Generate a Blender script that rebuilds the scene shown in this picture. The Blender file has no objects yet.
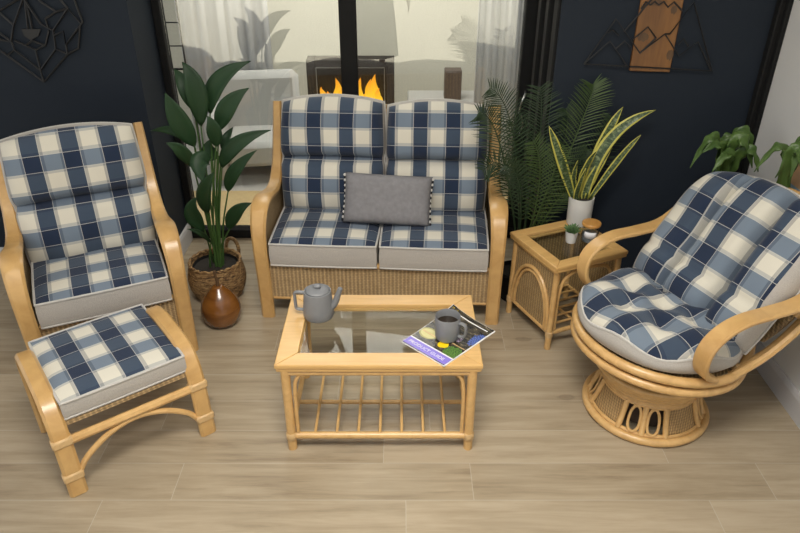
import bpy, bmesh, math, random
from mathutils import Vector as V, Matrix
random.seed(7)
SC = bpy.context.scene
COL = SC.collection
PI = math.pi
R = math.radians

# ------------------------------------------------------------------ camera
F, PITCH, HC = 682.0, R(30), 2.15
cam = bpy.data.cameras.new('camera'); co = bpy.data.objects.new('camera', cam); COL.objects.link(co)
co.location = (0, 0, HC); co.rotation_euler = (PI/2 - PITCH, 0, 0)
cam.sensor_width = 36; cam.lens = F*36/800; cam.clip_start = .02; cam.clip_end = 60
SC.camera = co
vs = SC.view_settings
vs.view_transform = 'Standard'; vs.look = 'None'; vs.gamma = 1; vs.exposure = .0; vs.use_curve_mapping = False


def ray(x, y):
    u = (x-400)/F; v = (y-266.5)/F
    return V((u, math.cos(PITCH)-v*math.sin(PITCH), -math.sin(PITCH)-v*math.cos(PITCH)))


def atY(x, y, Y):
    r = ray(x, y); return V((0, 0, HC)) + r*(Y/r.y)


def atz(x, y, z=0.):
    r = ray(x, y); return V((0, 0, HC)) + r*((z-HC)/r.z)


# ------------------------------------------------------------------ materials
class NT:
    def __init__(s, name):
        s.m = bpy.data.materials.new(name); s.m.use_nodes = True
        s.t = s.m.node_tree; s.t.nodes.clear()
        s.out = s.n('ShaderNodeOutputMaterial')
        s.b = s.n('ShaderNodeBsdfPrincipled'); s.l(s.b.outputs[0], s.out.inputs[0])

    def n(s, typ, **k):
        n = s.t.nodes.new(typ)
        for a, v in k.items():
            setattr(n, a, v)
        return n

    def l(s, a, b): s.t.links.new(a, b)

    def put(s, inp, v):
        if hasattr(v, 'is_output'): s.l(v, inp)
        else: inp.default_value = v

    def math(s, op, a, b=0., c=None):
        n = s.n('ShaderNodeMath', operation=op)
        s.put(n.inputs[0], a); s.put(n.inputs[1], b)
        if c is not None: s.put(n.inputs[2], c)
        return n.outputs[0]

    def mix(s, f, a, b, blend='MIX'):
        n = s.n('ShaderNodeMix', data_type='RGBA', blend_type=blend)
        s.put(n.inputs[0], f)
        for i, v in ((6, a), (7, b)):
            s.put(n.inputs[i], v if hasattr(v, 'is_output') else (*v[:3], 1))
        return n.outputs[2]

    def ramp(s, f, stops, interp='LINEAR'):
        n = s.n('ShaderNodeValToRGB'); r = n.color_ramp; r.interpolation = interp
        while len(r.elements) < len(stops): r.elements.new(.5)
        for e, (p, c) in zip(r.elements, stops):
            e.position = p; e.color = (*c, 1) if not isinstance(c, (int, float)) else (c, c, c, 1)
        s.l(f, n.inputs[0]); return n.outputs[0]

    def noise(s, vec, scale, detail=3, rough=.5, dist=0.):
        n = s.n('ShaderNodeTexNoise')
        n.inputs['Scale'].default_value = scale; n.inputs['Detail'].default_value = detail
        n.inputs['Roughness'].default_value = rough; n.inputs['Distortion'].default_value = dist
        if vec is not None: s.l(vec, n.inputs['Vector'])
        return n.outputs[0]

    def co(s, which='Object', scale=(1, 1, 1), rot=(0, 0, 0)):
        n = s.n('ShaderNodeTexCoord'); m = s.n('ShaderNodeMapping')
        m.inputs['Scale'].default_value = scale; m.inputs['Rotation'].default_value = rot
        s.l(n.outputs[which], m.inputs[0]); return m.outputs[0]

    def bump(s, h, strength=.3, dist=.01):
        n = s.n('ShaderNodeBump'); n.inputs['Strength'].default_value = strength
        n.inputs['Distance'].default_value = dist
        s.l(h, n.inputs['Height']); s.l(n.outputs[0], s.b.inputs['Normal'])

    def col(s, v): s.put(s.b.inputs['Base Color'], v if hasattr(v, 'is_output') else (*v, 1))

    def rough(s, v): s.put(s.b.inputs['Roughness'], v)


def plain(name, c, rough=.6, var=.12, scale=30, bump=0., metal=0., coat=0., spec=.5):
    t = NT(name); t.b.inputs['Specular IOR Level'].default_value = spec; nz = t.noise(t.co(), scale, 4)
    t.col(t.mix(nz, [x*(1-var) for x in c], [min(1, x*(1+var)) for x in c]))
    t.rough(rough); t.b.inputs['Metallic'].default_value = metal
    if coat: t.b.inputs['Coat Weight'].default_value = coat; t.b.inputs['Coat Roughness'].default_value = .12
    if bump: t.bump(nz, bump, .004)
    return t.m


def wood(name, c1, c2, sc=(3, 3, 40), rough=.35, coat=.25, rot=(0, 0, 0)):
    t = NT(name); v = t.co('Object', sc, rot)
    nz = t.noise(v, 1.2, 5, .6, .6); n2 = t.noise(t.co(), 2.5, 2)
    f = t.math('ADD', t.math('MULTIPLY', nz, .75), t.math('MULTIPLY', n2, .35))
    t.col(t.ramp(f, [(.3, c1), (.7, c2)])); t.rough(rough)
    t.b.inputs['Coat Weight'].default_value = coat; t.b.inputs['Coat Roughness'].default_value = .2
    t.bump(nz, .04, .002)
    return t.m


def wicker(name, c1, c2, w=.018, h=.0085, mort=(.05, .025, .01)):
    t = NT(name); tc = t.n('ShaderNodeTexCoord'); sp = t.n('ShaderNodeSeparateXYZ'); t.l(tc.outputs['Object'], sp.inputs[0])
    cb = t.n('ShaderNodeCombineXYZ'); t.l(t.math('ADD', sp.outputs[0], sp.outputs[1]), cb.inputs[0]); t.l(sp.outputs[2], cb.inputs[1])
    b = t.n('ShaderNodeTexBrick', offset=.5, offset_frequency=2); t.l(cb.outputs[0], b.inputs['Vector'])
    b.inputs['Scale'].default_value = 1; b.inputs['Brick Width'].default_value = w; b.inputs['Row Height'].default_value = h
    b.inputs['Mortar Size'].default_value = .0011; b.inputs['Mortar Smooth'].default_value = .6; b.inputs['Bias'].default_value = 0
    b.inputs['Color1'].default_value = (*c1, 1); b.inputs['Color2'].default_value = (*c2, 1); b.inputs['Mortar'].default_value = (*mort, 1)
    nz = t.noise(tc.outputs['Object'], 14, 3)
    rib = t.math('SINE', t.math('MULTIPLY', t.math('ADD', sp.outputs[0], sp.outputs[1]), 2*PI/w))
    cw = t.mix(.5, b.outputs['Color'], t.mix(nz, [x*.6 for x in c1], c2))
    t.col(t.mix(t.math('MULTIPLY', t.math('SUBTRACT', 1, rib), .22), cw, mort)); t.rough(.55)
    hh = t.math('ADD', t.math('MULTIPLY', rib, .5), t.math('SUBTRACT', 1, b.outputs['Fac']))
    t.bump(hh, .6, .004)
    return t.m


def plaid(name):
    t = NT(name); uv = t.n('ShaderNodeUVMap'); sp = t.n('ShaderNodeSeparateXYZ'); t.l(uv.outputs[0], sp.inputs[0])
    fx = []
    for i in (0, 1):
        f = t.math('FRACT', t.math('ADD', t.math('DIVIDE', sp.outputs[i], .177), 40.))
        b = t.ramp(f, [(0, .42), (.05, 0), (.455, .42), (.52, 1), (.96, .42)], 'CONSTANT')
        w = t.ramp(f, [(0, 0), (.512, 1), (.53, 0), (.955, 1), (.972, 0)], 'CONSTANT')
        fx.append((b, w))
    (bu, wu), (bv, wv) = fx
    base = t.mix(bv, (.70, .66, .56), (.17, .215, .275)); oth = t.mix(bv, (.042, .065, .106), (.007, .019, .052))
    c = t.mix(bu, base, oth)
    w = t.math('MULTIPLY', t.math('MAXIMUM', wu, wv), .62)
    c = t.mix(w, c, (.62, .6, .55))
    nz = t.noise(uv.outputs[0], 500, 2); n2 = t.noise(uv.outputs[0], 30, 3)
    c = t.mix(t.math('MULTIPLY', nz, .45), c, t.mix(.45, c, (0, 0, 0)))
    t.col(c); t.rough(.9); t.b.inputs['Sheen Weight'].default_value = .15
    t.bump(t.math('ADD', nz, t.math('MULTIPLY', n2, 1.5)), .18, .004)
    return t.m


def floor_mat():
    t = NT('oak plank tile'); tc = t.n('ShaderNodeTexCoord'); sp = t.n('ShaderNodeSeparateXYZ'); t.l(tc.outputs['Object'], sp.inputs[0])
    y = t.math('DIVIDE', t.math('SUBTRACT', sp.outputs[1], 1.68), .195)
    r = t.math('FLOOR', y); fy = t.math('FRACT', y)
    off = t.math('ADD', .023, t.math('ADD', t.math('MULTIPLY', r, -.0135), t.math('MULTIPLY', t.math('MULTIPLY', r, r), .2835)))
    xx = t.math('DIVIDE', t.math('SUBTRACT', sp.outputs[0], off), 1.2)
    c = t.math('FLOOR', xx); fx = t.math('FRACT', xx)
    def edge(f, wd):
        d = t.math('MINIMUM', f, t.math('SUBTRACT', 1, f)); return t.math('LESS_THAN', d, wd)
    g = t.math('MAXIMUM', edge(fy, .0075), edge(fx, .0013))
    cb = t.n('ShaderNodeCombineXYZ'); t.l(c, cb.inputs[0]); t.l(r, cb.inputs[1])
    wn = t.n('ShaderNodeTexWhiteNoise', noise_dimensions='2D'); t.l(cb.outputs[0], wn.inputs['Vector'])
    cv = t.n('ShaderNodeCombineXYZ')
    t.l(t.math('ADD', t.math('MULTIPLY', sp.outputs[0], 1.0), t.math('MULTIPLY', wn.outputs[0], 17)), cv.inputs[0])
    t.l(t.math('ADD', t.math('MULTIPLY', sp.outputs[1], 12), t.math('MULTIPLY', r, 3.3)), cv.inputs[1])
    g1 = t.noise(cv.outputs[0], 1.9, 9, .66, .35); g2 = t.noise(tc.outputs['Object'], 1.1, 3)
    f = t.math('ADD', t.math('MULTIPLY', g1, .8), t.math('MULTIPLY', t.math('SUBTRACT', wn.outputs[0], .5), .16))
    f = t.math('ADD', f, t.math('MULTIPLY', g2, .2))
    cc = t.ramp(f, [(.22, (.175, .125, .078)), (.42, (.315, .252, .170)), (.58, (.395, .322, .226)), (.8, (.455, .38, .28))])
    mpk = t.n('ShaderNodeMapping'); mpk.inputs['Scale'].default_value = (1.0, 2.2, 1); t.l(tc.outputs['Object'], mpk.inputs[0])
    vk = t.n('ShaderNodeTexVoronoi'); vk.inputs['Scale'].default_value = 1.7; t.l(mpk.outputs[0], vk.inputs['Vector'])
    kd = t.math('ADD', vk.outputs['Distance'], t.math('MULTIPLY', t.math('SUBTRACT', t.noise(tc.outputs['Object'], 30, 3), .5), .06))
    cc = t.mix(t.ramp(kd, [(0, .55), (.035, .35), (.06, .5), (.085, 0)]), cc, (.17, .125, .085))
    t.col(t.mix(t.math('MULTIPLY', g, .6), cc, (.47, .43, .36))); t.rough(t.math('ADD', .34, t.math('MULTIPLY', g1, .15)))
    t.bump(t.math('SUBTRACT', t.math('MULTIPLY', g1, .2), g), .15, .003)
    return t.m


def glass(name, tint=(1, 1, 1), refl=1.0, rough=0.0):
    t = NT(name); tr = t.n('ShaderNodeBsdfTransparent'); tr.inputs[0].default_value = (*tint, 1)
    gl = t.n('ShaderNodeBsdfGlossy'); gl.inputs['Roughness'].default_value = rough
    fr = t.n('ShaderNodeFresnel'); ge = t.n('ShaderNodeNewGeometry'); t.l(t.math('MULTIPLY_ADD', ge.outputs['Backfacing'], 1/1.5-1.5, 1.5), fr.inputs[0])
    mx = t.n('ShaderNodeMixShader'); t.l(t.math('MULTIPLY', fr.outputs[0], refl), mx.inputs[0])
    t.l(tr.outputs[0], mx.inputs[1]); t.l(gl.outputs[0], mx.inputs[2]); t.l(mx.outputs[0], t.out.inputs[0])
    return t.m


def leafmat(name, c1, c2, rough=.4, scale=8):
    t = NT(name); nz = t.noise(t.co(), scale, 3)
    t.col(t.mix(nz, c1, c2)); t.rough(rough)
    t.b.inputs['Specular IOR Level'].default_value = .3
    return t.m


def snake_mat():
    t = NT('snake plant leaf'); uv = t.n('ShaderNodeUVMap'); sp = t.n('ShaderNodeSeparateXYZ'); t.l(uv.outputs[0], sp.inputs[0])
    d = t.math('ABSOLUTE', t.math('SUBTRACT', sp.outputs[0], .5))
    e = t.math('GREATER_THAN', d, .33)
    mp = t.n('ShaderNodeMapping'); mp.inputs['Scale'].default_value = (2.0, 34, 1); t.l(uv.outputs[0], mp.inputs[0])
    nz = t.noise(mp.outputs[0], 1.0, 4, .6, .5)
    c = t.ramp(nz, [(.4, (.025, .05, .02)), (.52, (.07, .11, .045)), (.62, (.2, .24, .12))])
    t.col(t.mix(e, c, (.5, .46, .09))); t.rough(.4)
    return t.m


def flame_mat():
    t = NT('flame'); g = t.n('ShaderNodeTexCoord'); sp = t.n('ShaderNodeSeparateXYZ'); t.l(g.outputs['Generated'], sp.inputs[0])
    c = t.ramp(sp.outputs[2], [(0, (1, .55, .12)), (.35, (1, .55, .02)), (1, (.9, .28, .01))])
    t.b.inputs['Base Color'].default_value = (.1, .03, 0, 1)
    t.l(c, t.b.inputs['Emission Color']); t.b.inputs['Emission Strength'].default_value = 1.3
    return t.m


def cover_mat():
    t = NT('magazine cover photo'); uv = t.n('ShaderNodeUVMap'); v = uv.outputs[0]
    sp = t.n('ShaderNodeSeparateXYZ'); t.l(v, sp.inputs[0])
    mp = t.n('ShaderNodeMapping'); mp.inputs['Scale'].default_value = (5, 26, 1); mp.inputs['Rotation'].default_value = (0, 0, R(50)); t.l(v, mp.inputs[0])
    nz = t.noise(mp.outputs[0], 1, 3, .6)
    c = t.ramp(nz, [(.4, (.015, .012, .01)), (.55, (.06, .05, .035)), (.68, (.25, .2, .12))])
    def blob(cx, cy, rx, ry, colr, c, noisy=1.):
        dx = t.math('DIVIDE', t.math('SUBTRACT', sp.outputs[0], cx), rx); dy = t.math('DIVIDE', t.math('SUBTRACT', sp.outputs[1], cy), ry)
        d = t.math('ADD', t.math('MULTIPLY', dx, dx), t.math('MULTIPLY', dy, dy))
        d = t.math('ADD', d, t.math('MULTIPLY', t.math('SUBTRACT', t.noise(v, 26, 3), .5), noisy))
        sk = t.mix(t.ramp(t.noise(v, 60, 3), [(.42, .1), (.58, 1)]), (.03, .03, .025), colr) if noisy > 1 else colr
        return t.mix(t.math('LESS_THAN', d, 1), c, sk)
    c = blob(.87, .27, .17, .12, (.13, .30, .05), c, 2.2)
    c = blob(.95, .68, .11, .15, (.09, .16, .55), c, 2.2)
    c = blob(.19, .36, .20, .11, (.30, .27, .08), c, .3)
    c = blob(.19, .36, .17, .085, (.52, .47, .18), c, .3)
    c = blob(.60, .31, .10, .07, (.85, .6, .01), c, .8)
    c = blob(.72, .53, .05, .06, (.45, .35, .5), c, 1.5)
    for cx in (.33, .41):
        c = blob(cx, .60, .012, .12, (.45, .4, .25), c, .4)
    t.col(c); t.rough(.25)
    return t.m


MT = {}
MT['bent'] = wood('bent ash wood', (.46, .26, .088), (.62, .385, .15), (9, 9, 9))
MT['cane'] = wood('pale rattan cane', (.49, .28, .098), (.68, .43, .175), (20, 20, 20), .35)
MT['bind'] = plain('rattan binding', (.60, .40, .19), .45, .2, 60, .3)
MT['tabletop'] = wood('blond table wood', (.53, .31, .105), (.70, .435, .165), (2.5, 26, 12))
MT['wicker'] = wicker('woven wicker', (.50, .335, .16), (.66, .47, .25), .021, .0105)
MT['wickerd'] = wicker('fine woven cane', (.42, .27, .12), (.60, .42, .20), .019, .0105)
MT['canework'] = wicker('open cane webbing', (.52, .33, .14), (.66, .43, .19), .014, .012, (.03, .015, .006))
MT['plaid'] = plaid('blue plaid cotton')
MT['grey'] = plain('grey linen', (.43, .40, .365), .9, .2, 260, .5)
MT['pipe'] = plain('pale grey piping', (.50, .48, .45), .85, .15, 120)
MT['velvet'] = plain('grey velvet', (.19, .185, .195), .75, .25, 45, .25)
MT['navy'] = plain('navy paint', (.0145, .0200, .0295), .7, .06, 6, spec=.2)
MT['white'] = plain('white wall paint', (.70, .695, .68), .6, .04, 4)
MT['skirt'] = plain('white skirting paint', (.55, .54, .54), .45, .05, 6)
MT['black'] = plain('black frame paint', (.010, .010, .010), .7, .15, 20, spec=.2)
MT['blackm'] = plain('black metal wire', (.004, .004, .005), .5, .1, 20)
MT['floor'] = floor_mat()
MT['glass'] = glass('window glass', (.95, .97, .965), 2.2)
MT['tglass'] = glass('table glass', (.93, .95, .94), .4)
MT['jar'] = glass('jar glass', (.9, .92, .92), 1.6)
MT['stone'] = plain('grey stoneware', (.19, .195, .205), .45, .08, 30, .05)
MT['coffee'] = plain('black coffee', (.022, .014, .008), .15, .05, 10)
MT['ceram'] = plain('white ceramic', (.66, .65, .62), .5, .05, 14)
MT['soil'] = plain('dark soil', (.02, .016, .012), .95, .5, 80, .6)
MT['pearw'] = wood('polished pear wood', (.06, .018, .004), (.26, .10, .018), (2.5, 2.5, 11), .22, .6)
MT['stemw'] = wood('dark twig', (.05, .025, .012), (.13, .07, .03), (30, 30, 8), .6, 0)
MT['lidw'] = wood('honey lid wood', (.42, .19, .04), (.6, .3, .08), (30, 6, 30), .4)
MT['panelw'] = wood('orange pine board', (.085, .033, .008), (.23, .098, .022), (16, 16, 1.8), .5, .05)
MT['leaf'] = leafmat('deep green leaf', (.007, .022, .008), (.016, .050, .016), .5, 5)
MT['leafrib'] = leafmat('green leaf stalk', (.03, .08, .02), (.07, .13, .035), .45)
MT['palm'] = leafmat('palm leaflet', (.012, .026, .013), (.032, .056, .022), .45, 6)
MT['palm2'] = leafmat('lighter palm leaflet', (.026, .05, .012), (.065, .10, .03), .45, 6)
MT['snake'] = snake_mat()
MT['fern'] = leafmat('bright fern leaf', (.022, .055, .010), (.105, .175, .045), .35, 14)
MT['succ'] = leafmat('soft green succulent', (.06, .13, .05), (.15, .25, .1), .6, 40)
MT['cream'] = plain('cream plaster', (.66, .63, .53), .9, .10, 60, .4)
MT['tan'] = plain('tan boards beyond', (.60, .44, .22), .8, .18, 22, .2)
MT['carpet'] = plain('pale carpet', (.55, .53, .50), .95, .12, 90, .3)
MT['curtain'] = plain('white voile', (.72, .71, .71), .9, .03, 12)
MT['palegrey'] = plain('pale grey upholstery', (.50, .49, .47), .9, .05, 12)
MT['brown'] = wood('dark brown veneer', (.055, .035, .028), (.12, .08, .06), (30, 30, 3), .5, .05)
MT['firebox'] = plain('dark firebox', (.016, .009, .007), .7, .3, 14)
MT['flame'] = flame_mat()
MT['cover'] = cover_mat()
MT['paper'] = plain('white paper', (.78, .77, .78), .5, .03, 20)
MT['purple'] = plain('violet cover band', (.23, .18, .62), .35, .05, 20)
MT['pom_w'] = plain('white bobble', (.6, .58, .55), .9, .1, 60)
MT['pom_b'] = plain('black bobble', (.02, .02, .022), .9, .1, 60)
MT['wax'] = plain('grey candle wax', (.2, .21, .23), .5, .2, 10)
MT['peach'] = plain('peach print', (.72, .45, .25), .7, .2, 8)
MT['paleblue'] = plain('pale blue print', (.35, .5, .62), .7, .2, 8)


def weave_basket():
    t = NT('woven hyacinth'); v = t.co('Object', (1, 1, 1)); w = t.noise(t.co('Object', (9, 9, 26)), 2.2, 4, .6, 2.0)
    t.col(t.ramp(w, [(.34, (.04, .02, .008)), (.47, (.23, .125, .048)), (.63, (.44, .28, .12))])); t.rough(.7); t.bump(w, .9, .012)
    return t.m


MT['basket'] = weave_basket()


# ------------------------------------------------------------------ mesh building
def cat(pts, n=8, closed=False):
    P = [V(p) for p in pts]; out = []; m = len(P)
    rng = range(m if closed else m-1)
    for i in rng:
        g = (lambda k: P[k % m]) if closed else (lambda k: P[max(0, min(m-1, k))])
        p0, p1, p2, p3 = g(i-1), g(i), g(i+1), g(i+2)
        for k in range(n):
            t = k/n
            out.append(.5*((2*p1)+(p2-p0)*t+(2*p0-5*p1+4*p2-p3)*t*t+(3*p1-p0-3*p2+p3)*t**3))
    if not closed: out.append(P[-1])
    return out


def bez(a, b, c, n=10):
    a, b, c = V(a), V(b), V(c)
    return [a*(1-t)**2+b*2*t*(1-t)+c*t*t for t in [i/n for i in range(n+1)]]


class MB:
    def __init__(s): s.v = []; s.f = []; s.m = []; s.uv = {}

    def vert(s, p): s.v.append(tuple(p)); return len(s.v)-1

    def face(s, idx, m=0, uv=None):
        if uv: s.uv[len(s.f)] = uv
        s.f.append(tuple(idx)); s.m.append(m)

    def box(s, c, d, m=0, rot=None, ch=0.):
        x, y, z = [k/2 for k in d]; M = rot or Matrix.Identity(3); c = V(c)
        b = min(ch, x*.9, y*.9, z*.9)
        if b <= 0:
            ids = [s.vert(c+M@V((sx*x, sy*y, sz*z))) for sx in (-1, 1) for sy in (-1, 1) for sz in (-1, 1)]
            for q in ((0, 1, 3, 2), (4, 6, 7, 5), (0, 4, 5, 1), (2, 3, 7, 6), (0, 2, 6, 4), (1, 5, 7, 3)): s.face([ids[k] for k in q], m)
            return
        P = {}
        for sx in (-1, 1):
            for sy in (-1, 1):
                for sz in (-1, 1):
                    P[sx, sy, sz, 0] = s.vert(c+M@V((sx*x, sy*(y-b), sz*(z-b))))
                    P[sx, sy, sz, 1] = s.vert(c+M@V((sx*(x-b), sy*y, sz*(z-b))))
                    P[sx, sy, sz, 2] = s.vert(c+M@V((sx*(x-b), sy*(y-b), sz*z)))
        for g in (-1, 1):
            s.face([P[g, a, b_, 0] for a, b_ in ((-1, -1), (1, -1), (1, 1), (-1, 1))], m)
            s.face([P[a, g, b_, 1] for a, b_ in ((-1, -1), (1, -1), (1, 1), (-1, 1))], m)
            s.face([P[a, b_, g, 2] for a, b_ in ((-1, -1), (1, -1), (1, 1), (-1, 1))], m)
        for a in (-1, 1):
            for b_ in (-1, 1):
                s.face([P[a, b_, -1, 0], P[a, b_, 1, 0], P[a, b_, 1, 1], P[a, b_, -1, 1]], m)
                s.face([P[a, -1, b_, 0], P[a, 1, b_, 0], P[a, 1, b_, 2], P[a, -1, b_, 2]], m)
                s.face([P[-1, a, b_, 1], P[1, a, b_, 1], P[1, a, b_, 2], P[-1, a, b_, 2]], m)
                for c_ in (-1, 1): s.face([P[a, b_, c_, 0], P[a, b_, c_, 1], P[a, b_, c_, 2]], m)

    def sweep(s, pts, sec, up=None, closed=False, m=0, cap=True, scale=None):
        """sec: list of (a,b) in the frame (side, normal); up: fixed side vector or None (parallel transport)"""
        P = [V(p) for p in pts]; n = len(P); rings = []; side = None
        for i in range(n):
            if closed: T = P[(i+1) % n]-P[i-1]
            else: T = P[min(n-1, i+1)]-P[max(0, i-1)]
            T = T.normalized() if T.length > 1e-9 else V((0, 0, 1))
            if up is not None:
                u = V(up(i/max(1, n-1)) if callable(up) else up); S = u-T*u.dot(T)
            else:
                if side is None:
                    side = T.orthogonal()
                S = side-T*side.dot(T)
            S.normalize(); side = S; N = T.cross(S)
            k = scale(i/max(1, n-1)) if callable(scale) else (scale[i] if scale else 1)
            ka, kb = k if isinstance(k, tuple) else (k, k)
            rings.append([s.vert(P[i]+S*a*ka+N*b*kb) for a, b in sec])
        q = len(sec)
        for i in range(n if closed else n-1):
            A, B = rings[i], rings[(i+1) % n]
            for j in range(q): s.face([A[j], A[(j+1) % q], B[(j+1) % q], B[j]], m)
        if not closed and cap:
            s.face(rings[0][::-1], m); s.face(rings[-1], m)

    def tube(s, pts, r, n=8, closed=False, m=0, scale=None):
        s.sweep(pts, [(r*math.cos(2*PI*k/n), r*math.sin(2*PI*k/n)) for k in range(n)], None, closed, m, True, scale)

    def ribbon(s, pts, w, t, side, m=0, closed=False, scale=None):
        c = min(w, t)*.3; a, b = w/2, t/2
        sec = [(-a+c, -b), (a-c, -b), (a, -b+c), (a, b-c), (a-c, b), (-a+c, b), (-a, b-c), (-a, -b+c)]
        s.sweep(pts, sec, side, closed, m, True, scale)

    def lathe(s, prof, n=32, c=(0, 0, 0), m=0, wob=None, cap=True):
        rings = []
        for i, (r, z) in enumerate(prof):
            rings.append([s.vert((c[0]+r*(wob(k, i) if wob else 1)*math.cos(2*PI*k/n), c[1]+r*(wob(k, i) if wob else 1)*math.sin(2*PI*k/n), c[2]+z)) for k in range(n)])
        for A, B in zip(rings, rings[1:]):
            for k in range(n): s.face([A[k], A[(k+1) % n], B[(k+1) % n], B[k]], m)
        if cap:
            if prof[0][0] > 1e-4: s.face(rings[0][::-1], m)
            if prof[-1][0] > 1e-4: s.face(rings[-1], m)

    def sphere(s, c, r, n=8, m=0, sz=1.):
        s.lathe([(r*math.sin(PI*i/(n//2+1)) if 0 < i < n//2+1 else 1e-5, -r*sz*math.cos(PI*i/(n//2+1))) for i in range(n//2+2)], n, c, m, None, False)

    def prism(s, poly, fn, t, m=0):
        """poly 2D points; fn(a,b,d)->3D; extruded d from 0 to t"""
        A = [s.vert(fn(a, b, 0)) for a, b in poly]; B = [s.vert(fn(a, b, t)) for a, b in poly]
        s.face(A[::-1], m); s.face(B, m); n = len(poly)
        for k in range(n): s.face([A[k], A[(k+1) % n], B[(k+1) % n], B[k]], m)

    def build(s, name, mats, parent=None, smooth=True, ang=.7, M=None):
        me = bpy.data.meshes.new(name); me.from_pydata(s.v, [], s.f)
        if not isinstance(mats, (list, tuple)): mats = [mats]
        for k in mats: me.materials.append(MT[k] if isinstance(k, str) else k)
        for p, i in zip(me.polygons, s.m): p.material_index = i
        if s.uv:
            L = me.uv_layers.new(name='UVMap')
            for fi, uv in s.uv.items():
                p = me.polygons[fi]
                for k, li in enumerate(p.loop_indices): L.data[li].uv = uv[k]
        bm = bmesh.new(); bm.from_mesh(me); bmesh.ops.recalc_face_normals(bm, faces=bm.faces); bm.to_mesh(me); bm.free()
        if M is not None: me.transform(M)
        if smooth:
            me.shade_smooth(); me.set_sharp_from_angle(angle=ang)
        me.update()
        o = bpy.data.objects.new(name, me); COL.objects.link(o)
        if parent: o.parent = parent
        return o


def tag(o, label, category, group=None):
    o['label'] = label; o['category'] = category
    if group: o['group'] = group
    return o


def thing(name, loc, rz, label, category, group=None):
    o = bpy.data.objects.new(name, None); COL.objects.link(o); o.empty_display_size = .1
    o.location = loc; o.rotation_euler = (0, 0, rz)
    return tag(o, label, category, group)


def struct(o): o['kind'] = 'structure'; return o


def lab(o, s): o['label'] = s; return o


# ------------------------------------------------------------------ room
GY = 4.15
b = MB(); b.box((-.2, 2.065, -.05), (6.4, 4.33, .1)); struct(b.build('floor', 'floor', smooth=False))
b = MB(); b.box((-2.41, 3.80, 1.3), (1.98, .1, 2.6)); b.box((-1.47, 4.025, 1.3), (.1, .35, 2.6)); struct(b.build('wall_left', 'navy', smooth=False))
WA = V((.79, 3.52, 0)); WB = V((1.80, 3.38, 0))
wd = (WB-WA); wl = wd.length; wd.normalize(); wn = V((wd.y, -wd.x, 0))      # wn points into the room (-Y)
ROTW = Matrix(((wd.x, -wn.x, 0), (wd.y, -wn.y, 0), (0, 0, 1)))
def wallp(a, d, z): return WA+wd*a+wn*d+V((0, 0, z))
b = MB(); b.box(wallp(wl/2, -.05, 1.3), (wl, .1, 2.6), rot=ROTW); b.box((.855, 3.87, 1.3), (.11, .6, 2.6)); struct(b.build('wall_back', 'navy', smooth=False))
b = MB(); b.box((1.85, 1.0, 1.3), (.1, 5.0, 2.6)); struct(b.build('wall_right', 'white', smooth=False))
# ribs of the dark jamb, corner post
b = MB(); b.box((.795, 3.60, 1.3), (.03, .10, 2.6), ch=.006); b.box((.79, 3.78, 1.3), (.035, .08, 2.6), ch=.006); b.box((.785, 3.95, 1.3), (.04, .08, 2.6), ch=.006); struct(b.build('trim_1', 'black'))
b = MB(); b.box((1.778, 3.352, 1.3), (.044, .046, 2.6), ch=.006); b.box((1.789, 3.315, 1.3), (.022, .03, 2.6), ch=.005); struct(b.build('trim_2', 'black'))
# skirting boards
def skirt_prof(b, p0, p1, nrm):
    p0, p1 = V(p0), V(p1); d = (p1-p0).normalized(); nrm = V(nrm)
    sec = [(0, 0), (.018, 0), (.018, .10), (.012, .118), (.006, .125), (0, .125)]
    A = [b.vert(p0+nrm*x+V((0, 0, z))) for x, z in sec]; B = [b.vert(p1+nrm*x+V((0, 0, z))) for x, z in sec]
    n = len(sec); b.face(A); b.face(B[::-1])
    for k in range(n): b.face([A[k], A[(k+1) % n], B[(k+1) % n], B[k]])
b = MB(); skirt_prof(b, (-3.38, 3.75, 0), (-1.402, 3.75, 0), (0, -1, 0)); skirt_prof(b, (-1.42, 3.733, 0), (-1.42, 4.09, 0), (1, 0, 0)); struct(b.build('baseboard_left', 'skirt', smooth=False))
b = MB(); skirt_prof(b, wallp(0, 0, 0), wallp(wl-.09, 0, 0), wn); struct(b.build('baseboard_back', 'skirt', smooth=False))
b = MB(); skirt_prof(b, (1.80, 3.28, 0), (1.80, -.08, 0), (-1, 0, 0)); struct(b.build('baseboard_right', 'skirt', smooth=False))

# glass sliding door: frame + two panes
dr = bpy.data.objects.new('door_1', None); COL.objects.link(dr); dr.location = (-.32, GY, 0); struct(dr)
b = MB(); x0, x1 = -1.10, 1.12
b.box(((x0+x1)/2, 0, .03), (x1-x0, .09, .06), ch=.006); b.box(((x0+x1)/2, 0, 2.56), (x1-x0, .09, .08), ch=.006)
b.box((x0+.022, 0, 1.3), (.045, .09, 2.44), ch=.006); b.box((x1-.04, 0, 1.3), (.08, .09, 2.44), ch=.006)
b.build('door_frame', 'black', dr)
b = MB(); b.box((.018, -.02, 1.3), (.10, .06, 2.44), ch=.006); lab(b.build('mullion', 'black', dr), 'black upright post between the two glass panes')
for s, a, c in ((0, x0+.046, -.033), (1, .069, x1-.081)):
    b = MB(); b.box(((a+c)/2, .005, 1.29), (c-a, .006, 2.46)); b.build('pane', 'glass', dr, smooth=False)
# silver handle hanging at right jamb
b = MB(); b.tube(cat([(0, 0, .0), (-.01, -.03, .03), (-.005, -.045, .09), (.012, -.03, .13), (.02, 0, .15)], 6), .006, 8); b.tube(cat([(.0, -.02, .01), (.015, -.03, -.05), (.0, -.025, -.12)], 6), .004, 8)
MT['chrome'] = plain('brushed steel', (.5, .5, .5), .3, .05, 30, 0, 1.)
h = b.build('door_handle', 'chrome', dr); h.location = (1.06, -.045, .86)

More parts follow.
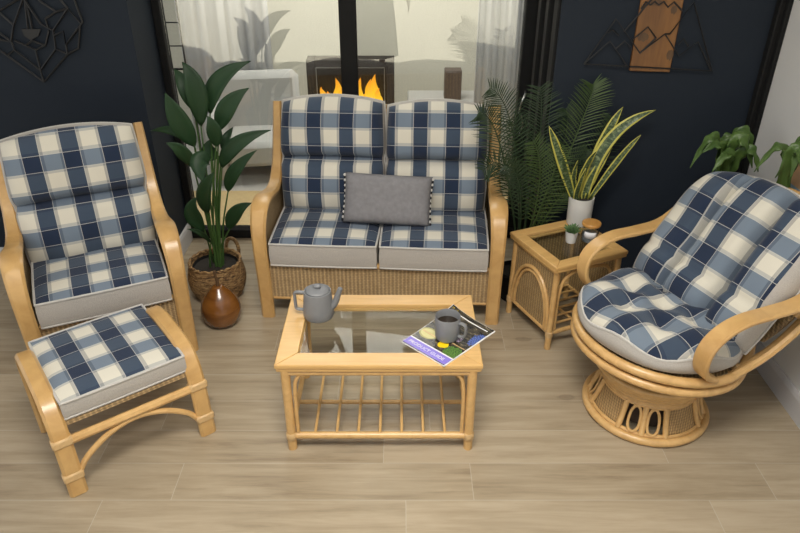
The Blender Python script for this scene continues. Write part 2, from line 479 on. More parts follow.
# ---- beyond the glass
b = MB(); b.box((-.4, 4.56, -.055), (5.0, .72, .1)); struct(b.build('floor_beyond', 'tan', smooth=False))
b = MB(); b.box((-.4, 6.02, -.055), (5.0, 2.2, .1)); struct(b.build('floor_carpet', 'carpet', smooth=False))
b = MB(); b.box((-.4, 6.75, 1.3), (5.0, .1, 2.7)); struct(b.build('wall_beyond', 'cream', smooth=False))
def curtain(name, xa, xb, Y, z1, label):
    b = MB(); n = 90; top = []; bot = []
    for i in range(n+1):
        t = i/n; x = xa+(xb-xa)*t; y = Y+.010*math.sin(t*(xb-xa)*52)+.016*math.sin(t*(xb-xa)*13+1)
        top.append(b.vert((x, y, z1))); bot.append(b.vert((x+.004*math.sin(i), y*1+.01*math.sin(i*.7), .03)))
    for i in range(n): b.face([bot[i], bot[i+1], top[i+1], top[i]])
    o = b.build(name, 'curtain'); md = o.modifiers.new('t', 'SOLIDIFY'); md.thickness = .004
    return tag(o, label, 'curtain')
curtain('curtain', -1.80, -1.06, 5.75, 2.5, 'white full-length curtain behind the glass on the left, behind the leafy plant')
curtain('curtain', .52, .98, 4.75, 2.5, 'narrow white curtain behind the glass beside the right door jamb')
# wall fire
fp = thing('wall_fireplace', (-.43, 5.98, 0), 0, 'dark wall fire with orange flames seen through the glass above the sofa', 'fireplace')
fz0, fz1 = .30, .76; fw = .76
b = MB(); d = .07
b.box((0, .12, (fz0+fz1)/2), (fw, .02, fz1-fz0)); b.box((-fw/2+d/2, .05, (fz0+fz1)/2), (d, .16, fz1-fz0), ch=.006); b.box((fw/2-d/2, .05, (fz0+fz1)/2), (d, .16, fz1-fz0), ch=.006)
b.box((0, .05, fz1-d/2), (fw-2*d, .16, d), ch=.006); b.box((0, .05, fz0+d/2), (fw-2*d, .16, d), ch=.006); b.box((0, .05, fz0/2), (fw, .16, fz0), ch=.006)
b.build('surround', 'firebox', fp)
b = MB()
for (sx, sz, dx, dz) in ((-.295, .53, .006, .33), (.295, .53, .006, .33)): b.box((sx, -.035, sz), (dx, .01, dz))
b.box((0, -.035, .695), (.59, .01, .006)); b.box((0, -.035, .365), (.59, .01, .008)); lab(b.build('inner_frame', 'chrome', fp), 'thin metal line framing the flames')
for q in range(13):
    fx = -.25+q*.0415+random.uniform(-.012, .012); hh = random.choice((.10, .15, .2, .26, .22))*random.uniform(.85, 1.1); ww = .020+.09*hh
    b = MB(); ph = random.uniform(0, 6)
    b.tube([(.014*math.sin(ph+5*t), 0, hh*t) for t in [k/12 for k in range(13)]], ww, 9, scale=lambda t: max(.03, math.sin(PI*min(1, .25+.75*t**.8))**.9))
    o = b.build('flame', 'flame', fp); o.location = (fx, .03+.03*(q % 2), .372); o.scale = (1, .5, 1)
sb = thing('sideboard', (.47, 6.2, 0), 0, 'low white sideboard through the glass behind the right half of the sofa', 'cabinet')
b = MB(); b.box((0, 0, .2), (.8, .36, .36), ch=.01); b.build('body', 'palegrey', sb)
for sx in (-.2, .2):
    b = MB(); b.box((sx, -.185, .2), (.38, .015, .33), ch=.005); k = b.build('door', 'palegrey', sb); b = MB(); b.sphere((sx*.3, -.2, .24), .012); b.build('knob', 'chrome', k)
b = MB(); b.box((0, 0, .01), (.7, .3, .02)); b.build('plinth', 'brown', sb)
p = atY(452, 100, 6.12)
sp_ = thing('speaker_box', (p.x, 6.12, .381), 0, 'small dark brown upright box on the white sideboard beyond the glass', 'speaker')
b = MB(); b.box((0, 0, .13), (.15, .13, .26), ch=.006); b.build('body', 'brown', sp_)
b = MB(); b.box((0, -.067, .13), (.13, .008, .235), ch=.003); b.build('front_panel', 'brown', sp_)
# white armchair beyond the glass
wc = thing('lounge_chair', (-1.12, 5.28, 0), R(8), 'blurred white upholstered armchair beyond the glass behind the leafy plant', 'armchair')
b = MB(); b.box((0, 0, .24), (.52, .5, .2), ch=.04); b.build('seat', 'palegrey', wc)
b = MB(); b.box((0, .27, .42), (.66, .14, .7), ch=.05); b.build('backrest', 'palegrey', wc)
for sx in (-.33, .33):
    b = MB(); b.box((sx, -.02, .3), (.13, .56, .5), ch=.05); b.build('arm', 'palegrey', wc)
for sx in (-.28, .28):
    for sy in (-.22, .26):
        b = MB(); b.box((sx, sy, .03), (.04, .04, .07)); b.build('leg', 'brown', wc)
# black wire grid on the far left
gp = thing('wire_grid', (-1.65, 5.0, .92), 0, 'black wire grid panel seen through the glass beside the left black frame', 'grid panel')
b = MB(); b.tube([(-.10, 0, 0), (-.10, 0, .9), (.10, 0, .9), (.10, 0, .0)], .007, 6); b.build('frame', 'blackm', gp)
b = MB(); b.tube([(0, 0, -.1), (0, 0, .9)], .007, 6)
for z in (0, .16, .32, .5, .7): b.tube([(-.10, 0, z), (.10, 0, z)], .005, 6)
b.build('bars', 'blackm', gp)
b = MB(); b.box((0, .06, -.02), (.2, .01, .01)); 
for sx in (-.1, .1): b.box((sx, .05, -.46), (.015, .015, .92))
b.build('stand', 'blackm', gp)


# ------------------------------------------------------------------ cushions
def squir(a, b, k): return a*math.sqrt(1-k*b*b/2), b*math.sqrt(1-k*a*a/2)


def puff(name, parent, M, w, h, tf, tb, arch, hfun, mats, k=.4, n=34, uvo=(0, 0), rim=.93, pipe=True, pmat='pipe', pinch=0., kb=None):
    """a soft back cushion: x across, z up from 0 to h, front at -y"""
    b = MB(); fr = {}; bk = {}; P2 = {}
    for i in range(n+1):
        for j in range(n+1):
            a = -1+2*i/n; c = -1+2*j/n
            # denser near the edges
            a = math.sin(a*PI/2)*.5+a*.5; c = math.sin(c*PI/2)*.5+c*.5
            x, y = squir(a, c, k if c > 0 or kb is None else k+(kb-k)*min(1, -c*1.5)); X = x*w/2*(1-pinch*math.exp(-((c+.02)/.10)**2)); Z = (y+1)/2*h+arch*(1-x*x)*max(0, (y+1)/2)**1.5
            e = max(0, (1-a**6)*(1-c**6))**.42
            P2[i, j] = (X, Z, a, c)
            edge = i in (0, n) or j in (0, n)
            fr[i, j] = b.vert((X, -tf*e*hfun(a, c), Z))
            bk[i, j] = fr[i, j] if edge else b.vert((X, tb*e, Z))
    for i in range(n):
        for j in range(n):
            q = [(i, j), (i+1, j), (i+1, j+1), (i, j+1)]
            am = sum(abs(P2[t][2]) for t in q)/4; cm = sum(abs(P2[t][3]) for t in q)/4
            mi = 0 if (am < rim and cm < max(rim, .97 if rim < .99 else 1)) else 1
            uv = [(P2[t][0]+uvo[0], P2[t][1]+uvo[1]) for t in q]
            b.face([fr[t] for t in q], mi, uv); b.face([bk[t] for t in q][::-1], 1, uv[::-1])
    o = b.build(name, mats, parent, True, 1.2, M)
    if pipe:
        loop = [(i, 0) for i in range(n)]+[(n, j) for j in range(n)]+[(i, n) for i in range(n, 0, -1)]+[(0, j) for j in range(n, 0, -1)]
        pts = [V(b.v[fr[t]]) for t in loop]
        q = MB(); q.tube(pts, .006, 6, True); q.build('piping', pmat, o, M=M)
    return o


def boxed(name, parent, M, w, d, t, dome=.02, k=.08, n=22, uvo=(0, 0), slope=0.):
    """a boxed seat cushion: plaid top, grey border, piped edges; origin at its underside centre"""
    b = MB(); g = {}; U = {}
    for i in range(n+1):
        for j in range(n+1):
            a = -1+2*i/n; c = -1+2*j/n
            x, y = squir(a, c, k); X, Y = x*w/2, y*d/2
            g[i, j] = b.vert((X, Y, t+slope*Y+dome*((1-a**4)*(1-c**4))**.6)); U[i, j] = (X+uvo[0], Y+uvo[1])
    for i in range(n):
        for j in range(n):
            q = [(i, j), (i+1, j), (i+1, j+1), (i, j+1)]; b.face([g[s] for s in q], 0, [U[s] for s in q])
    loop = [(i, 0) for i in range(n)]+[(n, j) for j in range(n)]+[(i, n) for i in range(n, 0, -1)]+[(0, j) for j in range(n, 0, -1)]
    prev = [g[s] for s in loop]; tops = [V(b.v[s]) for s in prev]; m = len(prev); bots = None
    for fz, ex in ((.75, 1.012), (.4, 1.014), (.12, 1.006), (0, .995)):
        cur = [b.vert((b.v[p0][0]*ex, b.v[p0][1]*ex, b.v[p0][2]*fz)) for p0 in [g[s] for s in loop]]
        for q in range(m): b.face([prev[q], cur[q], cur[(q+1) % m], prev[(q+1) % m]], 1)
        prev = cur
    b.face(prev[::-1], 1); bots = [V(b.v[s])*1.004+V((0, 0, .008)) for s in prev]
    o = b.build(name, ['plaid', 'grey'], parent, True, 1.0, M)
    q = MB(); q.tube(tops, .006, 6, True); q.tube(bots, .005, 6, True); q.build('piping', 'pipe', o, M=M)
    return o


def Mloc(x, y, z, rx=0, ry=0, rz=0):
    return Matrix.Translation((x, y, z)) @ Matrix.Rotation(rz, 4, 'Z') @ Matrix.Rotation(ry, 4, 'Y') @ Matrix.Rotation(rx, 4, 'X')


# ------------------------------------------------------------------ sofa and armchair
def arm_path():
    return cat([(0, .02, 0), (0, .012, .22), (0, -.004, .44), (0, .012, .56), (0, .07, .635), (0, .16, .655), (0, .26, .635), (0, .36, .615), (0, .46, .635), (0, .545, .72), (0, .60, .84), (0, .645, .96), (0, .665, 1.03)], 6)


def bent_seat(root, W, nseat, puffs):   # puffs: extra width, tilt, plaid phase, height
    sw = .075
    path = arm_path()
    for s in (-1, 1):
        x = s*(W/2-sw/2)
        b = MB(); b.ribbon([p+V((x, 0, 0)) for p in path], sw, .038, (1, 0, 0), scale=lambda t: (.95+.30*math.exp(-((t-.40)/.16)**2)-(.35*max(0, t-.6)/.4), 1)); b.build('arm_frame', 'bent', root)
        b = MB(); b.ribbon(cat([(x, .70, 0), (x, .69, .3), (x, .675, .6), (x, .68, 1.0)], 6), .05, .036, (1, 0, 0)); b.build('rear_leg', 'bent', root)
        poly = [(p.y, p.z-.02) for p in path if p.z > .40 and p.y > -.1][1:]
        poly = [(.03, .13)]+[(.03, .42)]+[(max(.03, a), c) for a, c in poly if c > .45]+[(.665, .13)]
        b = MB(); b.prism(poly, lambda a, c, d_, x=x, s=s: V((x-s*.008+d_-.009, a, c)), .018); b.build('side_panel', 'wicker', root, smooth=False)
        b = MB(); b.tube([(x, .03, .11), (x, .68, .11)], .016); b.build('lower_rail', 'bent', root)
    iw = W-2*sw
    b = MB(); b.box((0, .035, .225), (iw+.01, .022, .21)); b.build('front_apron', 'wicker', root, smooth=False)
    b = MB(); b.tube([(-iw/2, .035, .12), (iw/2, .035, .12)], .014); b.tube([(-iw/2, .03, .335), (iw/2, .03, .335)], .014); b.build('front_rail', 'bent', root)
    b = MB(); b.box((0, .34, .325), (iw, .62, .02)); b.build('seat_base', 'wicker', root, smooth=False)
    Mb = Mloc(0, .665, .33, R(-3)); b = MB(); b.box((0, .0, .34), (iw+.06, .02, .68)); b.build('back_panel', 'wicker', root, smooth=False, M=Mb)
    b = MB(); b.ribbon(cat([(-W/2+.04, .675, .95), (-W/4, .69, .965), (0, .69, .97), (W/4, .69, .965), (W/2-.04, .675, .95)], 6), .035, .03, (0, 0, 1)); b.build('top_rail', 'bent', root)
    cw = iw/nseat
    for k in range(nseat):
        cx = -iw/2+cw*(k+.5)
        boxed('seat_cushion', root, Mloc(cx, .31, .338, R(1.5)), cw-.012, .62, .135, .026, uvo=(.0445, .07), k=.06)
        hf = lambda a, c: (1-.70*math.exp(-((c+.02)/.06)**2))*(1+.05*math.sin(a*5+.6)*math.cos(c*4)+.035*math.sin(9*a+2*c)*math.cos(7*c))*(.86+.16*math.exp(-((c-.5)/.3)**2)+.16*math.exp(-((c+.5)/.3)**2))
        o = puff('back_cushion', root, Mloc(cx, .44, .45-.03*(nseat == 1), R(-17), 0, puffs[k][1]), cw+puffs[k][0], puffs[k][3], .135, .07, .024, hf, ['plaid', 'grey'], k=.17, uvo=puffs[k][2], rim=.955, pinch=.035)


SF = thing('sofa', (-.116, 3.118, 0), R(-3.3), 'two-seater wicker sofa with bentwood arms and blue plaid cushions', 'sofa')
bent_seat(SF, 1.315, 2, [(.012, 0, (.0445, -.035), .635), (-.01, R(.8), (.0445, -.045), .618)])
AC = thing('armchair', (-1.38, 2.69, 0), R(25.5), 'wicker armchair with bentwood arms and a blue plaid cushion, behind the footstool', 'armchair')
bent_seat(AC, .75, 1, [(.035, 0, (.130, -.03), .655)])

# throw pillow on the sofa
TP = thing('throw_pillow', (-.075, 3.322, .498), R(-3.3), 'small grey velvet pillow leaning in the middle of the sofa', 'pillow')
Mp = Mloc(0, 0, .0, R(-24), R(2.2))
puff('pillow_body', TP, Mp,   .465, .265, .065, .05, 0, lambda a, c: 1, ['velvet', 'velvet'], k=-.07, n=20, pipe=False)
for s in (-1, 1):
    b = MB()
    for q in range(18):
        b.sphere((s*(.237-.008*math.cos((q-8.5)*.19)), 0, .012+q*.0142), .0085, 8, q % 2)
    b.build('bobble_trim', ['pom_b', 'pom_w'], TP, M=Mp)

# ------------------------------------------------------------------ footstool
OT = thing('footstool', (-1.243, 2.308, 0), R(37.8), 'bentwood footstool with a blue plaid cushion in front of the armchair', 'footstool')
w2 = .31
op = cat([(0, -.285, 0), (0, -.27, .13), (0, -.258, .25), (0, -.232, .34), (0, -.17, .40), (0, -.05, .42), (0, .1, .42), (0, .19, .398), (0, .235, .33), (0, .215, .2), (0, .17, 0)], 6)
for s in (-1, 1):
    x = s*(w2-.035)
    b = MB(); b.ribbon([p+V((x, 0, 0)) for p in op], .07, .036, (1, 0, 0)); b.build('leg_frame', 'bent', OT)
    b = MB(); b.tube(cat([(x, -.265, .09), (x, -.2, .22), (x, -.05, .30), (x, .08, .30), (x, .15, .22), (x, .19, .09)], 6), .013); b.build('side_brace', 'cane', OT)
    for yy, zz in ((-.26, .255), (-.275, .09)):
        b = MB(); b.box((x, yy, zz), (.078, .046, .035), rot=Matrix.Rotation(R(-4), 3, 'X'), ch=.006); b.build('binding', 'bind', OT)
for yy in (-.262, .205):
    b = MB(); b.tube([(-w2+.06, yy, .25), (w2-.06, yy, .25)], .019); b.build('rail', 'cane', OT)
    b = MB(); b.tube(cat([(-w2+.055, yy-.01, .07), (-w2+.10, yy-.008, .14), (-w2+.2, yy-.004, .205), (0, yy, .228), (w2-.2, yy-.004, .205), (w2-.10, yy-.008, .14), (w2-.055, yy-.01, .07)], 6), .0125); b.build('arch', 'cane', OT)
b = MB(); b.box((0, -.01, .317), (.48, .47, .02)); b.build('seat_base', 'wicker', OT, smooth=False)
boxed('seat_cushion', OT, Mloc(.004, .005, .328, R(0)), .492, .50, .082, .02, uvo=(.085, .06), k=.05)

# ------------------------------------------------------------------ coffee table
CT = thing('coffee_table', (-.085, 2.402, 0), 0, 'blond rattan coffee table with a glass top and slatted shelf', 'coffee table')
tw, td, th, fm = .83, .525, .462, .086
def frame_top(root, tw, td, th, fm, mat):
    ow, od = tw/2, td/2
    for nm, poly in (('front', [(-ow, -od), (ow, -od), (ow-fm, -od+fm), (-ow+fm, -od+fm)]), ('back', [(ow, od), (-ow, od), (-ow+fm, od-fm), (ow-fm, od-fm)]),
                     ('l', [(-ow, od), (-ow, -od), (-ow+fm, -od+fm), (-ow+fm, od-fm)]), ('r', [(ow, -od), (ow, od), (ow-fm, od-fm), (ow-fm, -od+fm)])):
        b = MB(); b.prism(poly, lambda a, c, d_: V((a, c, th-.02+d_)), .02)
        k = .988; p2 = [(a*k, c*k) for a, c in poly]
        b.prism(p2, lambda a, c, d_: V((a, c, th-.036+d_)), .0155)
        o = b.build('top_rail', mat, root, smooth=False)
        md = o.modifiers.new('bv', 'BEVEL'); md.width = .004; md.segments = 2
frame_top(CT, tw, td, th, fm, 'tabletop')
b = MB(); b.box((0, 0, th-.018), (tw-2*fm+.01, td-2*fm+.01, .006)); b.build('glass_top', 'tglass', CT, smooth=False)
lx, ly = tw/2-.038, td/2-.022
for sx in (-1, 1):
    for sy in (-1, 1):
        b = MB(); b.tube([(sx*lx, sy*ly, 0), (sx*lx, sy*ly, th-.035)], .0195, 12); o = b.build('leg', 'cane', CT)
        b = MB(); b.lathe([(.021, .055), (.0235, .058), (.0235, .086), (.021, .09)], 12, (sx*lx, sy*ly, 0)); b.build('binding', 'bind', o)
        b = MB(); b.tube(cat([(sx*(lx-.03), sy*ly, .09), (sx*(lx-.032), sy*ly, .3), (sx*(lx-.045), sy*ly, .38), (sx*(lx-.09), sy*ly, .418), (sx*(lx-.16), sy*ly, .424)], 6), .008); b.build('brace', 'cane', CT)
    b = MB(); b.tube(cat([(sx*lx, -ly+.03, .09), (sx*lx, -ly+.035, .3), (sx*lx, -ly+.1, .40), (sx*lx, 0, .42), (sx*lx, ly-.1, .40), (sx*lx, ly-.035, .3), (sx*lx, ly-.03, .09)], 6), .009); b.build('side_arch', 'cane', CT)
    b = MB(); b.tube([(sx*lx, -ly, .078), (sx*lx, ly, .078)], .012); b.build('shelf_rail', 'cane', CT)
for sy, r_ in ((-1, .0155), (0, .010), (1, .0135)):
    b = MB(); b.tube([(-lx, sy*ly-(0 if sy else .03), .072), (lx, sy*ly-(0 if sy else .03), .072)], r_, 10); b.build('shelf_rail', 'cane', CT)
for sy in (-1, 1):
    b = MB(); b.tube([(-lx, sy*ly, th-.05), (lx, sy*ly, th-.05)], .014, 10); b.build('apron_rail', 'cane', CT)
for q in range(7):
    x = (q-3)*.092
    b = MB(); b.tube([(x, -ly, .084), (x, ly, .084)], .0065); b.build('shelf_slat', 'cane', CT)

# coffee pot
p = atz(320, 316, th)
CP = thing('coffee_pot', (p.x-.004, p.y, th+.0005), R(-8), 'grey stoneware coffee pot with lid and spout on the coffee table', 'coffee pot')
b = MB(); b.lathe([(.054, 0), (.063, .004), (.0675, .014), (.066, .05), (.0625, .09), (.0595, .126), (.058, .132), (.054, .1325), (.051, .127), (.02, .12), (1e-4, .12)], 40); b.build('body', 'stone', CP)
b = MB(); b.lathe([(.0505, .128), (.051, .134), (.047, .139), (.03, .144), (1e-4, .146)], 36); o = b.build('lid', 'stone', CP)
b = MB(); b.box((0, 0, .153), (.036, .02, .016), ch=.006); b.build('lid_knob', 'stone', o)
b = MB(); b.tube(cat([(.052, 0, .05), (.074, 0, .075), (.088, 0, .112), (.102, 0, .152)], 6), .016, 14, scale=lambda t: 1.15-.5*t); b.build('spout', 'stone', CP)
b = MB(); b.ribbon(cat([(-.056, 0, .116), (-.085, 0, .117), (-.1, 0, .112), (-.103, 0, .098), (-.102, 0, .05), (-.1, 0, .034), (-.088, 0, .028), (-.066, 0, .028)], 5), .016, .012, (0, 1, 0)); b.build('handle', 'stone', CP)

# magazine
mw, mh, ang = .2343, .330, -.7723
MG = thing('magazine', (.205, 2.330, th+.0005), ang, 'glossy magazine with a violet band lying under the mug on the coffee table', 'magazine')
def lift(x, y): return .030*max(0, .5-x/mw)**2.5*max(0, .5+y/mh)**2.5      # the far corner curls up a little
def flat(name, x0, y0, x1, y1, z, mat, parent, t=.0004, n=10):
    b = MB(); g = {}; lo = {}
    for i in range(n+1):
        for j in range(n+1):
            x, y = x0+(x1-x0)*i/n, y0+(y1-y0)*j/n
            g[i, j] = b.vert((x, y, z+t+lift(x, y))); lo[i, j] = b.vert((x, y, z+lift(x, y)))
    for i in range(n):
        for j in range(n):
            q = [(i, j), (i+1, j), (i+1, j+1), (i, j+1)]
            b.face([g[k] for k in q], 0, [(k[0]/n, k[1]/n) for k in q]); b.face([lo[k] for k in q][::-1])
    loop = [(i, 0) for i in range(n)]+[(n, j) for j in range(n)]+[(i, n) for i in range(n, 0, -1)]+[(0, j) for j in range(n, 0, -1)]
    for k in range(len(loop)):
        p0, p1 = loop[k], loop[(k+1) % len(loop)]; b.face([lo[p0], lo[p1], g[p1], g[p0]])
    return b.build(name, mat, parent, True, .5)
flat('pages', -mw/2, -mh/2, mw/2, mh/2, 0, 'paper', MG, .0052)
cv = flat('cover', -mw/2+.002, -mh/2+.002, mw/2-.004, mh/2-.001, .005, 'cover', MG)
flat('title_band', -mw/2+.002, -mh/2+.006, mw/2-.004, -mh/2+.052, .0056, 'purple', MG)
flat('margin', -mw/2+.002, -mh/2+.052, mw/2-.004, -mh/2+.059, .0056, 'paper', MG)
flat('white_rule', -mw/2+.02, mh/2-.03, mw/2-.02, mh/2-.025, .0056, 'paper', MG)
flat('pale_rule', -mw/2+.012, -mh/2+.118, -mw/2+.10, -mh/2+.123, .0056, 'bind', MG)
flat('pale_rule', mw/2-.075, -mh/2+.135, mw/2-.004, -mh/2+.139, .0056, 'bind', MG)
def text(body, size, mat, parent, loc, rot=(0, 0, 0), name='lettering'):
    cu = bpy.data.curves.new(name, 'FONT'); cu.body = body; cu.size = size; cu.align_x = 'CENTER'; cu.align_y = 'CENTER'; cu.extrude = .0002
    o = bpy.data.objects.new(name, cu); COL.objects.link(o); dg = bpy.context.evaluated_depsgraph_get(); dg.update()
    me = bpy.data.meshes.new_from_object(o.evaluated_get(dg)); bpy.data.objects.remove(o)
    me.materials.clear(); me.materials.append(MT[mat]); o = bpy.data.objects.new(name, me); COL.objects.link(o)
    o.parent = parent; o.location = loc; o.rotation_euler = rot; return o
text('PRODUCT GUIDE', .024, 'paper', MG, (-.004, -mh/2+.028, .0063))

# mug
p = atz(447, 337.5, th+.006)
MSC = 1.12
MU = thing('mug', (p.x, p.y, th+.0085), R(-30), 'grey stoneware mug of black coffee standing on the magazine', 'mug')
b = MB(); b.lathe([(a*MSC, c*MSC) for a, c in ((.034, 0), (.042, .002), (.0455, .012), (.047, .05), (.0475, .094), (.046, .0965), (.044, .094), (.043, .05), (.041, .012), (1e-4, .01))], 36); b.build('body', 'stone', MU)
b = MB(); b.lathe([(.0432*MSC, .066*MSC), (1e-4, .0661*MSC)], 32, cap=False); b.build('coffee', 'coffee', MU)
b = MB(); b.ribbon(cat([V(q)*MSC for q in ((.045, 0, .078), (.062, 0, .079), (.073, 0, .07), (.074, 0, .05), (.07, 0, .03), (.058, 0, .021), (.044, 0, .022))], 5), .015, .009, (0, 1, 0)); b.build('handle', 'stone', MU)

# ------------------------------------------------------------------ side table
ST = thing('side_table', (.868, 3.122, 0), R(24), 'square rattan side table with woven sides, beside the sofa', 'side table')
sw_, sd_, sh_ = .435, .425, .50
frame_top(ST, sw_, sd_, sh_, .062, 'tabletop')
b = MB(); b.box((0, 0, sh_-.016), (sw_-.11, sd_-.11, .006)); b.build('glass_top', 'tglass', ST, smooth=False)
lx, ly = sw_/2-.03, sd_/2-.03
for sx in (-1, 1):
    for sy in (-1, 1):
        b = MB(); b.tube([(sx*(lx+.006), sy*(ly+.006), 0), (sx*lx, sy*ly, sh_-.035)], .0165, 12); o = b.build('leg', 'cane', ST)
        b = MB(); b.lathe([(.018, .075), (.021, .078), (.021, .105), (.018, .108)], 12, (sx*(lx+.005), sy*(ly+.005), 0)); b.build('binding', 'bind', o)
    # woven side panels with an arch of cane
    b = MB(); b.box((sx*lx, 0, .275), (.008, 2*ly-.03, .37)); b.build('side_panel', 'wickerd', ST, smooth=False)
    xo = sx*(lx+.009)
    for e_, zt, r__ in ((.016, .385, .0105), (.040, .362, .008)):
        q_ = ly-e_; b = MB(); b.tube([(xo, -q_*math.cos(PI*k/24), .10+(zt-.10)*math.sin(PI*k/24)**.85) for k in range(25)], r__); b.build('arch', 'cane', ST)
    b = MB(); b.tube([(sx*lx, -ly, .09), (sx*lx, ly, .09)], .012); b.build('side_rail', 'cane', ST)
    b = MB(); b.tube([(sx*lx, -ly, sh_-.05), (sx*lx, ly, sh_-.05)], .012); b.build('side_rail', 'cane', ST)
b = MB(); b.box((0, ly, .275), (2*lx-.03, .008, .37)); b.build('back_panel', 'wickerd', ST, smooth=False)
for sy in (-1, 1):
    b = MB(); b.tube([(-lx, sy*ly, .09), (lx, sy*ly, .09)], .012); b.build('shelf_rail', 'cane', ST)
b = MB(); b.tube(cat([(-lx+.025, -ly, .11), (-lx+.028, -ly, .32), (-lx+.06, -ly, .41), (-lx+.14, -ly, .437), (lx-.14, -ly, .437), (lx-.06, -ly, .41), (lx-.028, -ly, .32), (lx-.025, -ly, .11)], 6), .009); b.build('front_arch', 'cane', ST)
for q in range(6):
    y = -ly+.055+q*.058
    b = MB(); b.tube([(-lx, y, .098), (lx, y, .098)], .007); b.build('shelf_slat', 'cane', ST)
b = MB(); b.tube([(0, -ly, .086), (0, ly, .086)], .008); b.build('shelf_slat', 'cane', ST)

ztop = sh_+.0005; zgl = sh_-.013+.0005
# snake plant in a white pot
p = atz(578, 223, ztop)
SP = thing('snake_plant', (p.x, p.y, ztop), 0, 'snake plant with yellow-edged leaves in a white cylinder pot on the side table', 'plant')
b = MB(); b.lathe([(.056, 0), (.062, .003), (.064, .01), (.0665, .15), (.0665, .158), (.061, .158), (.059, .14), (.059, .135)], 36); b.build('pot', 'ceram', SP)
b = MB(); b.lathe([(.059, .14), (.03, .146), (1e-4, .147)], 24, cap=False); b.build('soil', 'soil', SP)


def strip(b, pts, width, hint, prof, fold=0., m=0, wavy=0., twist=0.):
    pts = [V(q) for q in pts]; n = len(pts); rows = []
    for i, q in enumerate(pts):
        T = (pts[min(n-1, i+1)]-pts[max(0, i-1)]).normalized(); t = i/(n-1)
        S = T.cross(V(hint)); S = S.normalized() if S.length > 1e-5 else T.orthogonal()
        N = S.cross(T).normalized()
        if twist: S, N = S*math.cos(twist*t)+N*math.sin(twist*t), N*math.cos(twist*t)-S*math.sin(twist*t)
        w = width*prof(t)/2
        wv = wavy*math.sin(t*22)*w
        rows.append([b.vert(q-S*w+N*(fold*w+wv)), b.vert(q-S*w*.5+N*fold*w*.42), b.vert(q), b.vert(q+S*w*.5+N*fold*w*.42), b.vert(q+S*w+N*(fold*w-wv))])
    for i in range(n-1):
        for k in range(4):
            b.face([rows[i][k], rows[i][k+1], rows[i+1][k+1], rows[i+1][k]], m, [(k/4, i/(n-1)), ((k+1)/4, i/(n-1)), ((k+1)/4, (i+1)/(n-1)), (k/4, (i+1)/(n-1))])


def solid(o, t=.0012):
    md = o.modifiers.new('thick', 'SOLIDIFY'); md.thickness = t; md.offset = 0
    return o


def local(root, P):
    return Matrix.Rotation(-root.rotation_euler.z, 4, 'Z') @ (V(P)-V(root.location))


spY = p.y
for (bx, by), (mx, my), (tx, ty), w, dy in (((573, 206), (561, 160), (549, 126), .052, -.02), ((580, 206), (601, 145), (623, 107), .058, .02), ((584, 206), (607, 140), (656, 110), .062, 0),
                                             ((588, 206), (618, 160), (641, 135), .034, -.03), ((577, 206), (583, 172), (597, 150), .05, -.03), ((579, 206), (572, 185), (578, 160), .045, .03), ((583, 206), (590, 180), (612, 148), .05, .0), ((575, 208), (577, 190), (586, 168), .04, -.04)):
    A, Mi, T = local(SP, atY(bx, by, spY)), local(SP, atY(mx, my, spY+dy)), local(SP, atY(tx, ty, spY+dy*2))
    A.z = .135; ctrl = 2*Mi-(A+T)/2; ctrl = Mi+(ctrl-Mi)*.8
    b = MB(); strip(b, bez(A, ctrl, T, 16), w, (random.uniform(-.5, .5), -1, random.uniform(-.2, .5)), lambda t: (.55+.45*math.sin(PI*min(1, t*1.15)))*(1 if t < .82 else max(.02, 1-((t-.82)/.18)**1.6)), .25, wavy=.10)
    solid(b.build('leaf', 'snake', SP), .003)

# succulent
p = atz(570.5, 242, zgl)
SU = thing('succulent', (p.x, p.y, zgl), 0, 'tiny green succulent in a small white pot on the side table', 'plant')
b = MB(); b.lathe([(.022, 0), (.025, .002), (.032, .06), (.032, .064), (.029, .064), (.0285, .055)], 28); b.build('pot', 'ceram', SU)
b = MB(); b.lathe([(.0285, .057), (1e-4, .059)], 20, cap=False); b.build('soil', 'soil', SU)
b = MB()
for q in range(64):
    a = q*2.4; e = .25+1.2*(q/64); L = .028+.02*random.random()
    d = V((math.cos(a)*math.cos(e), math.sin(a)*math.cos(e), math.sin(e)*.9)); o_ = V((d.x*.014, d.y*.014, .055))
    strip(b, bez(o_, o_+d*L*.6+V((0, 0, .006)), o_+d*L+V((0, 0, .008)), 4), .011, V((0, 0, 1)), lambda t: math.sin(PI*(.15+.83*t)), .4)
o = b.build('rosette', 'succ', SU); solid(o, .0015)

# candle jar
p = atz(589, 239, zgl)
CJ = thing('candle_jar', (p.x-.008, p.y-.03, zgl), R(-15), 'glass candle jar with a round wooden lid on the side table', 'candle jar'); CJ.scale = (1.06, 1.06, 1.1)
b = MB(); b.lathe([(.036, 0), (.040, .003), (.041, .01), (.041, .09), (.039, .09), (.0385, .012), (1e-4, .010)], 36); lab(b.build('jar', 'jar', CJ), 'clear glass jar')
b = MB(); b.lathe([(1e-4, .0115), (.038, .0115), (.038, .045), (1e-4, .046)], 30, cap=False); b.build('wax', 'wax', CJ)
b = MB(); b.lathe([(1e-4, .088), (.043, .088), (.0455, .091), (.0455, .1), (.043, .103), (1e-4, .1035)], 36, cap=False); lab(b.build('lid', 'lidw', CJ), 'round honey-coloured wooden lid')
b = MB(); n = 8; rr = .0416
for za, zb, mi in ((.034, .066, 0),):
    A = [b.vert((rr*math.sin(-.75+1.5*k/n), -rr*math.cos(-.75+1.5*k/n), za)) for k in range(n+1)]; B = [b.vert((rr*math.sin(-.75+1.5*k/n), -rr*math.cos(-.75+1.5*k/n), zb)) for k in range(n+1)]
    for k in range(n): b.face([A[k], A[k+1], B[k+1], B[k]])
solid(b.build('jar_label', 'paper', CJ), .0006)

